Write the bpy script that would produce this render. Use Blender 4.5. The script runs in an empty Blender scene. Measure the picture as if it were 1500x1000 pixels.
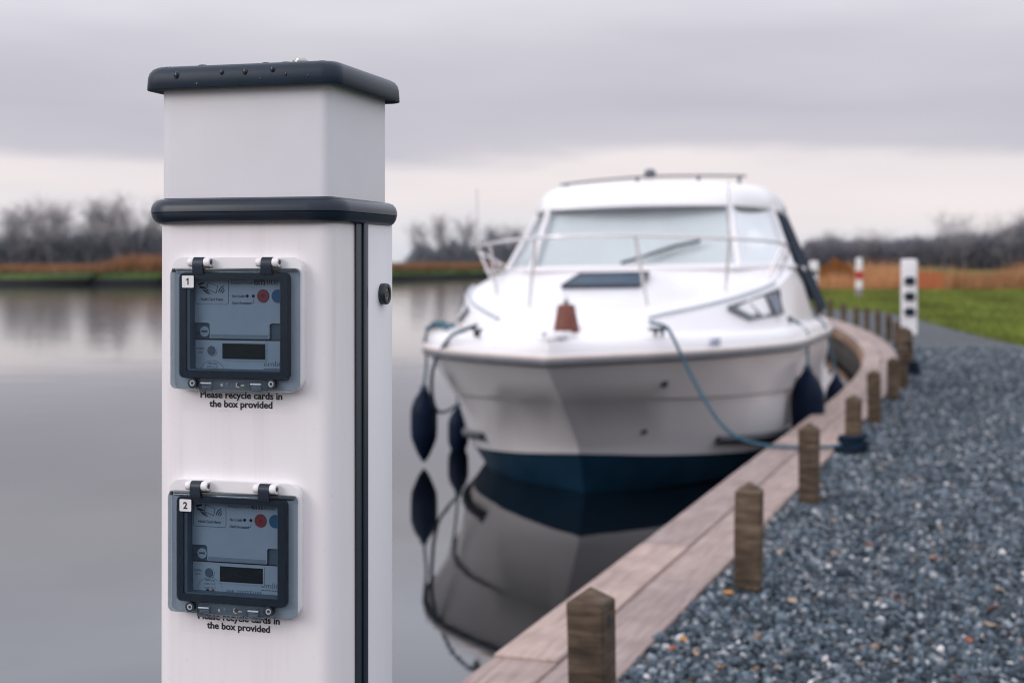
import bpy, bmesh, math, random
import numpy as np
from mathutils import Vector, Matrix

R = math.radians
rng = np.random.default_rng(7)
random.seed(7)
scn = bpy.context.scene
COL = scn.collection

# ------------------------------------------------------------------ camera
cam_d = bpy.data.cameras.new("camera")
cam = bpy.data.objects.new("camera", cam_d)
COL.objects.link(cam)
cam.location = (0, 0, 1.2)
cam.rotation_euler = (R(90), 0, 0)
cam_d.lens = 50
cam_d.sensor_width = 36
cam_d.shift_y = -115 / 1500
cam_d.clip_start = 0.05
cam_d.clip_end = 4000
cam_d.dof.use_dof = True
cam_d.dof.focus_distance = 1.68
cam_d.dof.aperture_fstop = 5.7
scn.camera = cam

# ------------------------------------------------------------------ world: overcast sky
SUN_EL, SUN_AZ = 23.0, -121.0       # degrees; azimuth clockwise from +Y (behind and left of the camera)
W = bpy.data.worlds.new("World")
scn.world = W
W.use_nodes = True
nt = W.node_tree
nt.nodes.clear()


def N(t, kind, **kw):
    n = t.nodes.new(kind)
    for k, v in kw.items():
        setattr(n, k, v)
    return n


def math_node(t, op, a, b=None, clamp=False):
    n = t.nodes.new('ShaderNodeMath')
    n.operation = op
    n.use_clamp = clamp
    for i, v in enumerate((a, b)):
        if v is None:
            continue
        if isinstance(v, (int, float)):
            n.inputs[i].default_value = v
        else:
            t.links.new(v, n.inputs[i])
    return n.outputs[0]


def ramp(t, fac, stops, interp='LINEAR'):
    n = t.nodes.new('ShaderNodeValToRGB')
    n.color_ramp.interpolation = interp
    e = n.color_ramp.elements
    while len(e) > 1:
        e.remove(e[-1])
    e[0].position = stops[0][0]
    e[0].color = tuple(stops[0][1]) + (1,)
    for p, c in stops[1:]:
        x = e.new(p)
        x.color = tuple(c) + (1,)
    t.links.new(fac, n.inputs[0])
    return n.outputs[0]


def mixc(t, fac, a, b, mode='MIX'):
    n = t.nodes.new('ShaderNodeMix')
    n.data_type = 'RGBA'
    n.blend_type = mode
    if isinstance(fac, (int, float)):
        n.inputs[0].default_value = fac
    else:
        t.links.new(fac, n.inputs[0])
    for i, v in ((6, a), (7, b)):
        if isinstance(v, tuple):
            n.inputs[i].default_value = tuple(v[:3]) + (1,)
        else:
            t.links.new(v, n.inputs[i])
    return n.outputs[2]


out = N(nt, 'ShaderNodeOutputWorld')
bg = N(nt, 'ShaderNodeBackground')
bg.inputs[1].default_value = 0.1
sky = N(nt, 'ShaderNodeTexSky', sky_type='NISHITA')
sky.sun_disc = False
sky.sun_elevation = R(SUN_EL)
sky.sun_rotation = R(SUN_AZ)
tc = N(nt, 'ShaderNodeTexCoord')
sep = N(nt, 'ShaderNodeSeparateXYZ')
nt.links.new(tc.outputs['Generated'], sep.inputs[0])
# layered stratus: noise stretched sideways shifts the elevation of the layers
mp = N(nt, 'ShaderNodeMapping')
mp.inputs['Scale'].default_value = (1.6, 1.6, 9.0)
mp.inputs['Location'].default_value = (0.3, 0.1, 0.0)
nt.links.new(tc.outputs['Generated'], mp.inputs[0])
nz = N(nt, 'ShaderNodeTexNoise')
nz.inputs['Scale'].default_value = 1.9
nz.inputs['Detail'].default_value = 5
nz.inputs['Roughness'].default_value = 0.55
nt.links.new(mp.outputs[0], nz.inputs[0])
mp2 = N(nt, 'ShaderNodeMapping')
mp2.inputs['Scale'].default_value = (1.8, 1.8, 11.0)
nt.links.new(tc.outputs['Generated'], mp2.inputs[0])
nz2 = N(nt, 'ShaderNodeTexNoise')
nz2.inputs['Scale'].default_value = 2.4
nz2.inputs['Detail'].default_value = 6
nt.links.new(mp2.outputs[0], nz2.inputs[0])
shift = math_node(nt, 'MULTIPLY', math_node(nt, 'SUBTRACT', nz.outputs[0], 0.5), 0.065)
el = math_node(nt, 'ADD', sep.outputs[2], shift)
el = math_node(nt, 'MAXIMUM', el, 0.0)
K = 1.0
cl = ramp(nt, el, [
    (0.0, (.74, .76, .83)), (0.022, (.83, .815, .85)), (0.045, (.91, .84, .85)), (0.066, (.89, .825, .84)),
    (0.080, (.62, .60, .665)), (0.11, (.575, .56, .63)), (0.15, (.66, .645, .71)), (0.19, (.80, .79, .86)),
    (0.25, (1.12, 1.16, 1.31)), (0.5, (1.35, 1.38, 1.54)), (1.0, (1.57, 1.60, 1.74))], 'LINEAR')
fine = ramp(nt, nz2.outputs[0], [(0.3, (.925, .928, .94)), (0.7, (1.015, 1.01, 1.005))])
cl = mixc(nt, 1.0, cl, fine, 'MULTIPLY')
cl10 = mixc(nt, 1.0, cl, (10.0, 10.0, 10.0), 'MULTIPLY')
final = mixc(nt, 0.97, sky.outputs[0], cl10)
nt.links.new(final, bg.inputs[0])
nt.links.new(bg.outputs[0], out.inputs[0])

sd = bpy.data.lights.new("sun", 'SUN')
sd.energy = 1.15
sd.angle = R(28)
sd.color = (1.0, 0.93, 0.90)
sun = bpy.data.objects.new("sun", sd)
COL.objects.link(sun)
dirv = Vector((math.sin(R(SUN_AZ)) * math.cos(R(SUN_EL)), math.cos(R(SUN_AZ)) * math.cos(R(SUN_EL)), math.sin(R(SUN_EL))))
sun.rotation_euler = dirv.to_track_quat('Z', 'Y').to_euler()

scn.view_settings.view_transform = 'Standard'
scn.view_settings.look = 'None'
scn.view_settings.gamma = 1
scn.view_settings.exposure = 0.0
scn.view_settings.use_curve_mapping = False
scn.render.engine = 'CYCLES'
scn.cycles.use_denoising = True
scn.cycles.filter_width = 1.1
scn.cycles.max_bounces = 8
scn.cycles.transparent_max_bounces = 12
scn.cycles.caustics_reflective = False
scn.cycles.caustics_refractive = False

# ------------------------------------------------------------------ materials
MATS = {}


def new_mat(name):
    m = bpy.data.materials.new(name)
    m.use_nodes = True
    t = m.node_tree
    b = t.nodes['Principled BSDF']
    MATS[name] = m
    return m, t, b


def obj_coords(t, scale=(1, 1, 1), randomise=False):
    tc = t.nodes.new('ShaderNodeTexCoord')
    mp = t.nodes.new('ShaderNodeMapping')
    mp.inputs['Scale'].default_value = scale
    t.links.new(tc.outputs['Object'], mp.inputs[0])
    if randomise:
        oi = t.nodes.new('ShaderNodeObjectInfo')
        cx = t.nodes.new('ShaderNodeCombineXYZ')
        for i in range(3):
            t.links.new(math_node(t, 'MULTIPLY', oi.outputs['Random'], 37.0 + 11 * i), cx.inputs[i])
        t.links.new(cx.outputs[0], mp.inputs['Location'])
    return mp.outputs[0]


def noise(t, vec, scale, detail=4, rough=0.55):
    n = t.nodes.new('ShaderNodeTexNoise')
    n.inputs['Scale'].default_value = scale
    n.inputs['Detail'].default_value = detail
    n.inputs['Roughness'].default_value = rough
    t.links.new(vec, n.inputs['Vector'])
    return n.outputs[0]


def bump(t, b, h, strength, dist):
    n = t.nodes.new('ShaderNodeBump')
    n.inputs['Strength'].default_value = strength
    n.inputs['Distance'].default_value = dist
    t.links.new(h, n.inputs['Height'])
    t.links.new(n.outputs[0], b.inputs['Normal'])


def simple(name, c, rough=0.5, spec=0.5, var=0.08, vscale=8.0, bstr=0.0, bscale=300.0, bdist=0.001, metal=0.0, coat=0.0):
    m, t, b = new_mat(name)
    v = obj_coords(t)
    n = noise(t, v, vscale)
    lo = tuple(max(0, x * (1 - var)) for x in c)
    hi = tuple(min(1, x * (1 + var)) for x in c)
    t.links.new(ramp(t, n, [(0.3, lo), (0.7, hi)]), b.inputs['Base Color'])
    b.inputs['Roughness'].default_value = rough
    b.inputs['Specular IOR Level'].default_value = spec
    b.inputs['Metallic'].default_value = metal
    b.inputs['Coat Weight'].default_value = coat
    if bstr:
        bump(t, b, noise(t, v, bscale, 3), bstr, bdist)
    return m


# pedestal
white_pl = simple('white_powder_coat', (.80, .755, .765), .38, .5, .02, 6, .05, 900, .0003)
def streaks(m, lo):
    t = m.node_tree
    b = t.nodes['Principled BSDF']
    src = b.inputs['Base Color'].links[0].from_socket
    n = noise(t, obj_coords(t, (55, 55, 1.4)), 1.0, 5, .65)
    n2 = noise(t, obj_coords(t), 5.0, 3)
    n3 = noise(t, obj_coords(t, (1, 1, 1)), 160.0, 2)
    f = math_node(t, 'MULTIPLY', ramp(t, n, [(.5, (0, 0, 0)), (.8, (1, 1, 1))]), ramp(t, n2, [(.4, (0, 0, 0)), (.7, (1, 1, 1))]))
    f2 = ramp(t, n3, [(.70, (0, 0, 0)), (.76, (.5, .5, .5))])
    f = math_node(t, 'ADD', f, f2, True)
    t.links.new(mixc(t, f, src, lo), b.inputs['Base Color'])
    bmp = math_node(t, 'ADD', n, n2)
    t.links.new(ramp(t, n2, [(.3, (.32, .32, .32)), (.7, (.46, .46, .46))]), b.inputs['Roughness'])


streaks(white_pl, (.66, .63, .60))
side_pl = simple('white_side_panel', (.74, .73, .755), .42, .5, .02, 6, .05, 900, .0003)
dif_pl = simple('frosted_lens', (.66, .645, .67), .45, .5, .03, 10, .04, 60, .0005)
dif_pl.node_tree.nodes['Principled BSDF'].inputs['Subsurface Weight'].default_value = 0.0
slate = simple('slate_plastic', (.010, .021, .037), .42, .28, .15, 40, .35, 1500, .0005)
slate2 = simple('slate_rubber', (.008, .016, .030), .32, .33, .15, 40, .12, 900, .0003)
black_pl = simple('black_plastic', (.012, .018, .028), .35, .5, .2, 30)
seam_m = simple('seam_rubber', (.012, .019, .030), .4, .5, .1, 30)
steel = simple('steel', (.42, .41, .40), .28, .5, .05, 20, 0, 1, 1, 1.0)
box_white = simple('enclosure_white', (.78, .755, .76), .42, .5, .03, 20)
meter_m = simple('meter_grey', (.40, .45, .50), .5, .4, .05, 30, .08, 1200, .0003)
meter_d = simple('meter_dark', (.10, .13, .165), .5, .4, .1, 30)
print_m = simple('print_black', (.012, .014, .02), .5, .3, .05, 10)
print_g = simple('print_grey', (.08, .10, .13), .5, .3, .05, 10)
print_o = simple('print_brown', (.09, .03, .03), .5, .3, .05, 10)
red_b = simple('button_red', (.26, .028, .035), .4, .5, .05, 20)
blue_b = simple('button_blue', (.022, .10, .20), .4, .5, .05, 20)
lcd_m = simple('lcd_green', (.010, .016, .016), .2, .3, .1, 10)
tag_m = simple('number_tag', (.72, .70, .71), .4, .5, .03, 60)


def glassy(name, tint, ior=1.45, rough=0.03, gloss_scale=1.0):
    m = bpy.data.materials.new(name)
    m.use_nodes = True
    t = m.node_tree
    t.nodes.clear()
    o = N(t, 'ShaderNodeOutputMaterial')
    tr = N(t, 'ShaderNodeBsdfTransparent')
    tr.inputs[0].default_value = tuple(tint) + (1,)
    gl = N(t, 'ShaderNodeBsdfGlossy')
    gl.inputs['Roughness'].default_value = rough
    fr = N(t, 'ShaderNodeFresnel')
    fr.inputs[0].default_value = ior
    mx = N(t, 'ShaderNodeMixShader')
    t.links.new(math_node(t, 'MULTIPLY', fr.outputs[0], gloss_scale), mx.inputs[0])
    t.links.new(tr.outputs[0], mx.inputs[1])
    t.links.new(gl.outputs[0], mx.inputs[2])
    t.links.new(mx.outputs[0], o.inputs[0])
    MATS[name] = m
    return m


smoke = glassy('smoked_cover', (.765, .815, .855), 1.40, .12, .6)
smoke_win = glassy('smoked_window', (.775, .825, .865), 1.40, .06, .28)
smoke_light = glassy('smoked_latch', (.87, .90, .92), 1.40, .12)
drop_m = simple('water_drop', (.008, .012, .018), .12, .35, .05, 20)
clear_lab = glassy('clear_label', (.9965, .997, .998), 1.1, .3, .2)

# boat
gel = simple('white_gelcoat', (.80, .775, .785), .22, .5, .015, 3)
gel_hull = simple('hull_gelcoat', (.82, .795, .80), .18, .5, .03, 2)
blue_af = simple('blue_antifouling', (.004, .026, .052), .5, .2, .2, 6)
strake_m = simple('grey_strake', (.10, .105, .12), .45, .5, .1, 8)
cream_m = simple('cream_strake', (.62, .55, .52), .4, .5, .05, 8)
dark_rail = simple('dark_rail', (.028, .034, .046), .45, .5, .1, 8)
navy = simple('navy_vinyl', (.004, .010, .028), .45, .10, .15, 8)
canvas = simple('navy_canvas', (.008, .019, .036), .85, .12, .2, 12, .3, 200, .002)
rope_t = simple('teal_rope', (.075, .15, .19), .8, .3, .25, 60, .5, 200, .003)
rope_b = simple('blue_rope', (.035, .095, .14), .8, .3, .25, 60, .5, 200, .003)
rope_d = simple('dark_rope', (.05, .09, .12), .8, .3, .3, 60, .5, 200, .003)
inox = simple('stainless_rail', (.72, .68, .68), .25, .5, .03, 8, 0, 1, 1, .6)
pane_m = glassy('boat_glass', (.96, .975, .98), 1.45, .03, .6)
cover_m = simple('pale_blind', (.86, .885, .89), .7, .3, .06, 2)
pane_d = simple('side_window', (.16, .19, .24), .08, .7, .3, 6)
hatch_m = simple('hatch_glass', (.03, .058, .095), .5, .2, .2, 6)
brown_m = simple('rust_leather', (.15, .045, .028), .55, .4, .25, 20)
logo_m = simple('hull_print', (.18, .22, .36), .5, .4, .05, 10)


def wood(name, c_lo, c_mid, c_hi, gs=(60, 60, 3.0), rough=0.8, axis_bump=.5, blotch=.50):
    m, t, b = new_mat(name)
    v = obj_coords(t, gs, True)
    n = noise(t, v, 1.0, 6, .6)
    v2 = obj_coords(t, (4, 4, 4), True)
    n2 = noise(t, v2, 1.5, 4)
    c1 = ramp(t, n, [(0.25, c_lo), (0.5, c_mid), (0.75, c_hi)])
    c2 = ramp(t, n2, [(0.3, (blotch, blotch * .97, blotch * .94)), (0.7, (1.12, 1.10, 1.07))])
    oi = t.nodes.new('ShaderNodeObjectInfo')
    c3 = ramp(t, oi.outputs['Random'], [(0, (.82, .82, .84)), (.5, (1.0, .98, .96)), (1, (1.12, 1.1, 1.06))])
    t.links.new(mixc(t, 1.0, mixc(t, 1.0, c1, c2, 'MULTIPLY'), c3, 'MULTIPLY'), b.inputs['Base Color'])
    b.inputs['Roughness'].default_value = rough
    b.inputs['Specular IOR Level'].default_value = .3
    bump(t, b, n, axis_bump, .004)
    return m


post_w = wood('post_timber', (.030, .020, .014), (.10, .072, .050), (.22, .165, .12), (7, 7, 45))
plank_w = wood('plank_timber', (.22, .165, .15), (.335, .26, .24), (.41, .325, .30), (60, 3.5, 60), .75, .35, .80)
pile_w = wood('pile_timber', (.025, .022, .02), (.06, .052, .047), (.11, .095, .085), (30, 30, 2))
waler_w = wood('waler_timber', (.16, .09, .055), (.27, .16, .10), (.36, .23, .15), (30, 2, 30))


def gravel_base():
    m, t, b = new_mat('gravel_bed')
    v = obj_coords(t)
    vo = t.nodes.new('ShaderNodeTexVoronoi')
    vo.inputs['Scale'].default_value = 46
    t.links.new(v, vo.inputs['Vector'])
    g = t.nodes.new('ShaderNodeSeparateColor')
    t.links.new(vo.outputs['Color'], g.inputs[0])
    c = ramp(t, g.outputs[0], [(0, (.012, .016, .020)), (.5, (.036, .044, .052)), (.85, (.078, .09, .10)), (1, (.18, .18, .185))])
    big = ramp(t, noise(t, v, .9, 4), [(.3, (.8, .8, .8)), (.7, (1.15, 1.15, 1.15))])
    t.links.new(mixc(t, 1.0, c, big, 'MULTIPLY'), b.inputs['Base Color'])
    b.inputs['Roughness'].default_value = .75
    bump(t, b, math_node(t, 'SUBTRACT', 1.0, vo.outputs['Distance']), .8, .02)
    return m


gravel_m = gravel_base()


def attr_mat(name, rough=.75, attr='tint', spec=.4, mult=None):
    m, t, b = new_mat(name)
    a = t.nodes.new('ShaderNodeAttribute')
    a.attribute_name = attr
    n = noise(t, obj_coords(t), 90, 2)
    c = mixc(t, 1.0, a.outputs['Color'], ramp(t, n, [(.3, (.8, .8, .8)), (.7, (1.15, 1.15, 1.15))]), 'MULTIPLY')
    t.links.new(c, b.inputs['Base Color'])
    b.inputs['Roughness'].default_value = rough
    b.inputs['Specular IOR Level'].default_value = spec
    return m


stone_m = attr_mat('gravel_stone', .85, spec=.2)
blade_m = attr_mat('grass_blade', .6, spec=.25)
reed_m = attr_mat('reed_stem', .8, spec=.15)
twig_m = attr_mat('twig', .9, spec=.1)
bark_m = simple('bark', (.055, .05, .055), .9, .2, .3, 3)
leaf_y = simple('leaf_yellow', (.42, .20, .045), .6, .3, .25, 30)
leaf_o = simple('leaf_orange', (.38, .09, .03), .6, .3, .25, 30)
leaf_p = simple('leaf_pale', (.36, .27, .20), .6, .3, .2, 30)


def grass_ground():
    m, t, b = new_mat('meadow')
    v = obj_coords(t)
    n = noise(t, v, .35, 6, .6)
    n2 = noise(t, v, 14, 4, .6)
    c = ramp(t, n, [(.3, (.060, .10, .014)), (.55, (.115, .155, .026)), (.75, (.19, .20, .05))])
    c2 = ramp(t, n2, [(.3, (.6, .6, .6)), (.7, (1.25, 1.25, 1.25))])
    t.links.new(mixc(t, 1.0, c, c2, 'MULTIPLY'), b.inputs['Base Color'])
    b.inputs['Roughness'].default_value = .85
    b.inputs['Specular IOR Level'].default_value = .2
    bump(t, b, n2, .8, .05)
    return m


meadow = grass_ground()


def bank_mat():
    m, t, b = new_mat('far_bank_grass')
    v = obj_coords(t)
    n = noise(t, v, .12, 5, .6)
    sx = t.nodes.new('ShaderNodeSeparateXYZ')
    t.links.new(v, sx.inputs[0])
    shaded_earth = ramp(t, n, [(.3, (.010, .012, .014)), (.7, (.020, .020, .020))])  # bare earth blackened to hold the undercut's shade and its reflection
    gr = ramp(t, n, [(.3, (.05, .085, .022)), (.6, (.08, .115, .032)), (.8, (.15, .11, .042))])
    f = ramp(t, sx.outputs[2], [(.02, (0, 0, 0)), (.12, (1, 1, 1))])
    t.links.new(mixc(t, f, shaded_earth, gr), b.inputs['Base Color'])
    b.inputs['Roughness'].default_value = .9
    b.inputs['Specular IOR Level'].default_value = .15
    return m


bank_m = bank_mat()


def water_mat():
    m, t, b = new_mat('river_water')
    tcn = t.nodes.new('ShaderNodeTexCoord')
    mpn = t.nodes.new('ShaderNodeMapping')
    mpn.inputs['Scale'].default_value = (.55, 1.0, 1.0)
    t.links.new(tcn.outputs['Object'], mpn.inputs[0])
    v = mpn.outputs[0]
    b.inputs['Base Color'].default_value = (.003, .004, .006, 1)
    b.inputs['Roughness'].default_value = .02
    b.inputs['IOR'].default_value = 1.75
    n1 = noise(t, v, 1.1, 2, .4)
    n2 = noise(t, v, 4.5, 2, .4)
    h = math_node(t, 'ADD', n1, math_node(t, 'MULTIPLY', n2, .22))
    # ruffled further out in the river, glassy beside the sheltered quay
    cd = t.nodes.new('ShaderNodeSeparateXYZ')
    t.links.new(tcn.outputs['Object'], cd.inputs[0])
    far = t.nodes.new('ShaderNodeMapRange')
    far.inputs['From Min'].default_value = 12
    far.inputs['From Max'].default_value = 45
    far.inputs['To Min'].default_value = .018
    far.inputs['To Max'].default_value = .07
    t.links.new(cd.outputs[1], far.inputs[0])
    fr2 = t.nodes.new('ShaderNodeMapRange')
    fr2.inputs['From Min'].default_value = 14
    fr2.inputs['From Max'].default_value = 50
    fr2.inputs['To Min'].default_value = .03
    fr2.inputs['To Max'].default_value = .075
    t.links.new(cd.outputs[1], fr2.inputs[0])
    t.links.new(fr2.outputs[0], b.inputs['Roughness'])
    bn = t.nodes.new('ShaderNodeBump')
    bn.inputs['Distance'].default_value = .12
    t.links.new(far.outputs[0], bn.inputs['Strength'])
    t.links.new(h, bn.inputs['Height'])
    t.links.new(bn.outputs[0], b.inputs['Normal'])
    return m


water_m = water_mat()
orange_m = simple('orange_mesh', (.47, .13, .055), .6, .3, .1, 5)
redband = simple('red_band', (.45, .03, .03), .5, .4, .05, 5)
white_far = simple('white_paint', (.78, .76, .77), .4, .5, .03, 5)


# ------------------------------------------------------------------ mesh helpers
def link(name, me, m, parent=None, loc=None, rot=None, smooth=False):
    o = bpy.data.objects.new(name, me)
    COL.objects.link(o)
    if m is not None and not me.materials:
        me.materials.append(m)
    if smooth is True:
        me.shade_smooth()
    elif smooth:
        me.shade_smooth()
        try:
            me.set_sharp_from_angle(angle=R(smooth))
        except Exception:
            pass
    if parent:
        o.parent = parent
    if loc:
        o.location = loc
    if rot:
        o.rotation_euler = rot
    return o


def mesh(name, v, f, m, parent=None, smooth=False, **kw):
    me = bpy.data.meshes.new(name)
    me.from_pydata([tuple(map(float, p)) for p in v], [], f)
    me.update()
    return link(name, me, m, parent, smooth=smooth, **kw)


def bm_obj(name, bm, m, parent=None, smooth=False, **kw):
    me = bpy.data.meshes.new(name)
    bmesh.ops.recalc_face_normals(bm, faces=bm.faces)
    bm.to_mesh(me)
    bm.free()
    return link(name, me, m, parent, smooth=smooth, **kw)


def tag(o, label, cat, group=None, kind=None):
    if label:
        o['label'] = label
    if cat:
        o['category'] = cat
    if group:
        o['group'] = group
    if kind:
        o['kind'] = kind
    return o


def empty(name, loc, rz=0.0):
    o = bpy.data.objects.new(name, None)
    o.empty_display_size = .1
    COL.objects.link(o)
    o.location = loc
    o.rotation_euler = (0, 0, rz)
    return o


def bm_box(bm, x0, x1, y0, y1, z0, z1, bev=0.0, seg=2):
    g = bmesh.ops.create_cube(bm, size=1)
    vs = g['verts']
    for v in vs:
        v.co = Vector(((x0 + x1) / 2 + v.co.x * (x1 - x0), (y0 + y1) / 2 + v.co.y * (y1 - y0), (z0 + z1) / 2 + v.co.z * (z1 - z0)))
    if bev:
        es = list({e for v in vs for e in v.link_edges})
        bmesh.ops.bevel(bm, geom=es, offset=bev, segments=seg, affect='EDGES', profile=.5)


def box(name, x0, x1, y0, y1, z0, z1, m, parent=None, bev=0.0, seg=2):
    bm = bmesh.new()
    bm_box(bm, x0, x1, y0, y1, z0, z1, bev, seg)
    return bm_obj(name, bm, m, parent, smooth=30 if bev else False)


def rrect(w, d, r, seg=6):
    pts = []
    for cx, cy, a0 in ((w / 2 - r, -d / 2 + r, -90), (w / 2 - r, d / 2 - r, 0), (-w / 2 + r, d / 2 - r, 90), (-w / 2 + r, -d / 2 + r, 180)):
        for i in range(seg + 1):
            a = R(a0 + 90 * i / seg)
            pts.append((cx + r * math.cos(a), cy + r * math.sin(a)))
    return pts


def loft(name, rings, m, parent=None, smooth=40, cap0=True, cap1=True, closed=True):
    n = len(rings[0])
    v = [p for r in rings for p in r]
    f = []
    for i in range(len(rings) - 1):
        for j in range(n if closed else n - 1):
            k = (j + 1) % n
            f.append((i * n + j, i * n + k, (i + 1) * n + k, (i + 1) * n + j))
    if cap0:
        f.append(tuple(range(n - 1, -1, -1)))
    if cap1:
        f.append(tuple((len(rings) - 1) * n + j for j in range(n)))
    return mesh(name, v, f, m, parent, smooth)


def rr_loft(name, levels, m, parent=None, smooth=40, **kw):
    return loft(name, [[(x, y, z) for x, y in rrect(w, d, r)] for (w, d, r, z) in levels], m, parent, smooth, **kw)


def catmull(pts, n=6):
    P = [Vector(p) for p in pts]
    P = [P[0] * 2 - P[1]] + P + [P[-1] * 2 - P[-2]]
    o = []
    for i in range(1, len(P) - 2):
        a, b, c, d = P[i - 1:i + 3]
        for k in range(n):
            t = k / n
            o.append(.5 * ((2 * b) + (c - a) * t + (2 * a - 5 * b + 4 * c - d) * t * t + (3 * b - a - 3 * c + d) * t ** 3))
    o.append(P[-2])
    return o


def tube_geo(pts, r, seg=8):
    P = [Vector(p) for p in pts]
    V, F = [], []
    up = Vector((0, 0, 1))
    for i, p in enumerate(P):
        tg = (P[min(i + 1, len(P) - 1)] - P[max(i - 1, 0)]).normalized()
        a = tg.cross(up)
        if a.length < 1e-3:
            a = tg.cross(Vector((1, 0, 0)))
        a.normalize()
        b = a.cross(tg).normalized()
        rr = r[i] if isinstance(r, (list, tuple)) else r
        for k in range(seg):
            t = 2 * math.pi * k / seg
            V.append(p + (a * math.cos(t) + b * math.sin(t)) * rr)
    n = len(P)
    for i in range(n - 1):
        for k in range(seg):
            q = (k + 1) % seg
            F.append((i * seg + k, i * seg + q, (i + 1) * seg + q, (i + 1) * seg + k))
    F.append(tuple(range(seg - 1, -1, -1)))
    F.append(tuple((n - 1) * seg + k for k in range(seg)))
    return V, F


def tube(name, pts, r, m, parent=None, seg=8, smooth_path=0):
    if smooth_path:
        pts = catmull(pts, smooth_path)
    V, F = tube_geo(pts, r, seg)
    return mesh(name, V, F, m, parent, 50)


def disc_geo(cx, cz, y0, y1, r, seg=24, r1=None):
    # short cylinder with its axis along y, y0 = back, y1 = front (smaller y)
    r1 = r if r1 is None else r1
    V = [(cx + r * math.cos(2 * math.pi * k / seg), y0, cz + r * math.sin(2 * math.pi * k / seg)) for k in range(seg)]
    V += [(cx + r1 * math.cos(2 * math.pi * k / seg), y1, cz + r1 * math.sin(2 * math.pi * k / seg)) for k in range(seg)]
    F = [(k, (k + 1) % seg, seg + (k + 1) % seg, seg + k) for k in range(seg)]
    F += [tuple(range(seg, 2 * seg)), tuple(range(seg - 1, -1, -1))]
    return V, F


def disc(name, cx, cz, y0, y1, r, m, parent=None, seg=24, r1=None):
    V, F = disc_geo(cx, cz, y0, y1, r, seg, r1)
    return mesh(name, V, F, m, parent, 40)


def lathe(name, prof, m, parent=None, seg=20, loc=None):
    V, F = [], []
    for (r, z) in prof:
        for k in range(seg):
            a = 2 * math.pi * k / seg
            V.append((r * math.cos(a), r * math.sin(a), z))
    for i in range(len(prof) - 1):
        for k in range(seg):
            q = (k + 1) % seg
            F.append((i * seg + k, i * seg + q, (i + 1) * seg + q, (i + 1) * seg + k))
    F.append(tuple(range(seg - 1, -1, -1)))
    F.append(tuple((len(prof) - 1) * seg + k for k in range(seg)))
    o = mesh(name, V, F, m, parent, 50)
    if loc:
        o.location = loc
    return o


def frame_ring(name, x0, x1, z0, z1, wl, wr, wt, wb, y0, y1, m, parent, r=.006, ri=.003, seg=4):
    """picture-frame solid in the x-z plane; y0 back, y1 front"""
    cx, cz = (x0 + x1) / 2, (z0 + z1) / 2
    o = [(cx + a, cz + b) for a, b in rrect(x1 - x0, z1 - z0, r, seg)]
    ix0, ix1, iz0, iz1 = x0 + wl, x1 - wr, z0 + wb, z1 - wt
    icx, icz = (ix0 + ix1) / 2, (iz0 + iz1) / 2
    i_ = [(icx + a, icz + b) for a, b in rrect(ix1 - ix0, iz1 - iz0, ri, seg)]
    n = len(o)
    V = [(a, y0, b) for a, b in o] + [(a, y1, b) for a, b in o] + [(a, y1, b) for a, b in i_] + [(a, y0, b) for a, b in i_]
    F = []
    for lv in range(4):
        l2 = (lv + 1) % 4
        for k in range(n):
            q = (k + 1) % n
            F.append((lv * n + k, lv * n + q, l2 * n + q, l2 * n + k))
    return mesh(name, V, F, m, parent, 30)


def plate(name, x0, x1, z0, z1, y0, y1, m, parent, r=.004, seg=5, inset=0.0):
    cx, cz = (x0 + x1) / 2, (z0 + z1) / 2
    a = [(cx + p, y0, cz + q) for p, q in rrect(x1 - x0, z1 - z0, r, seg)]
    rings = [a]
    if inset:
        b = [(cx + p, y1 + inset, cz + q) for p, q in rrect(x1 - x0, z1 - z0, r, seg)]
        rings.append(b)
        c = [(cx + p, y1, cz + q) for p, q in rrect(x1 - x0 - 2 * inset, z1 - z0 - 2 * inset, max(r - inset, .0005), seg)]
        rings.append(c)
    else:
        rings.append([(p[0], y1, p[2]) for p in a])
    return loft(name, rings, m, parent, 30)


def text(name, s, x, z, y, size, m, parent, align='LEFT', bold=0.0, width=None):
    """lettering on a vertical face that looks towards -y"""
    cu = bpy.data.curves.new(name, 'FONT')
    cu.body = s
    cu.size = size
    cu.align_x = align
    cu.offset = bold
    cu.extrude = .00008
    cu.resolution_u = 3
    o = bpy.data.objects.new(name, cu)
    COL.objects.link(o)
    bpy.context.view_layer.update()
    me = bpy.data.meshes.new_from_object(o.evaluated_get(bpy.context.evaluated_depsgraph_get()))
    bpy.data.objects.remove(o)
    xs = [v.co.x for v in me.vertices]
    k = 1.0
    if width:
        k = width / (max(xs) - min(xs))
    me.transform(Matrix.Translation((x, y, z)) @ Matrix.Rotation(R(90), 4, 'X') @ Matrix.Diagonal((k, 1, 1, 1)))
    me.materials.clear()
    return link(name, me, m, parent)


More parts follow.
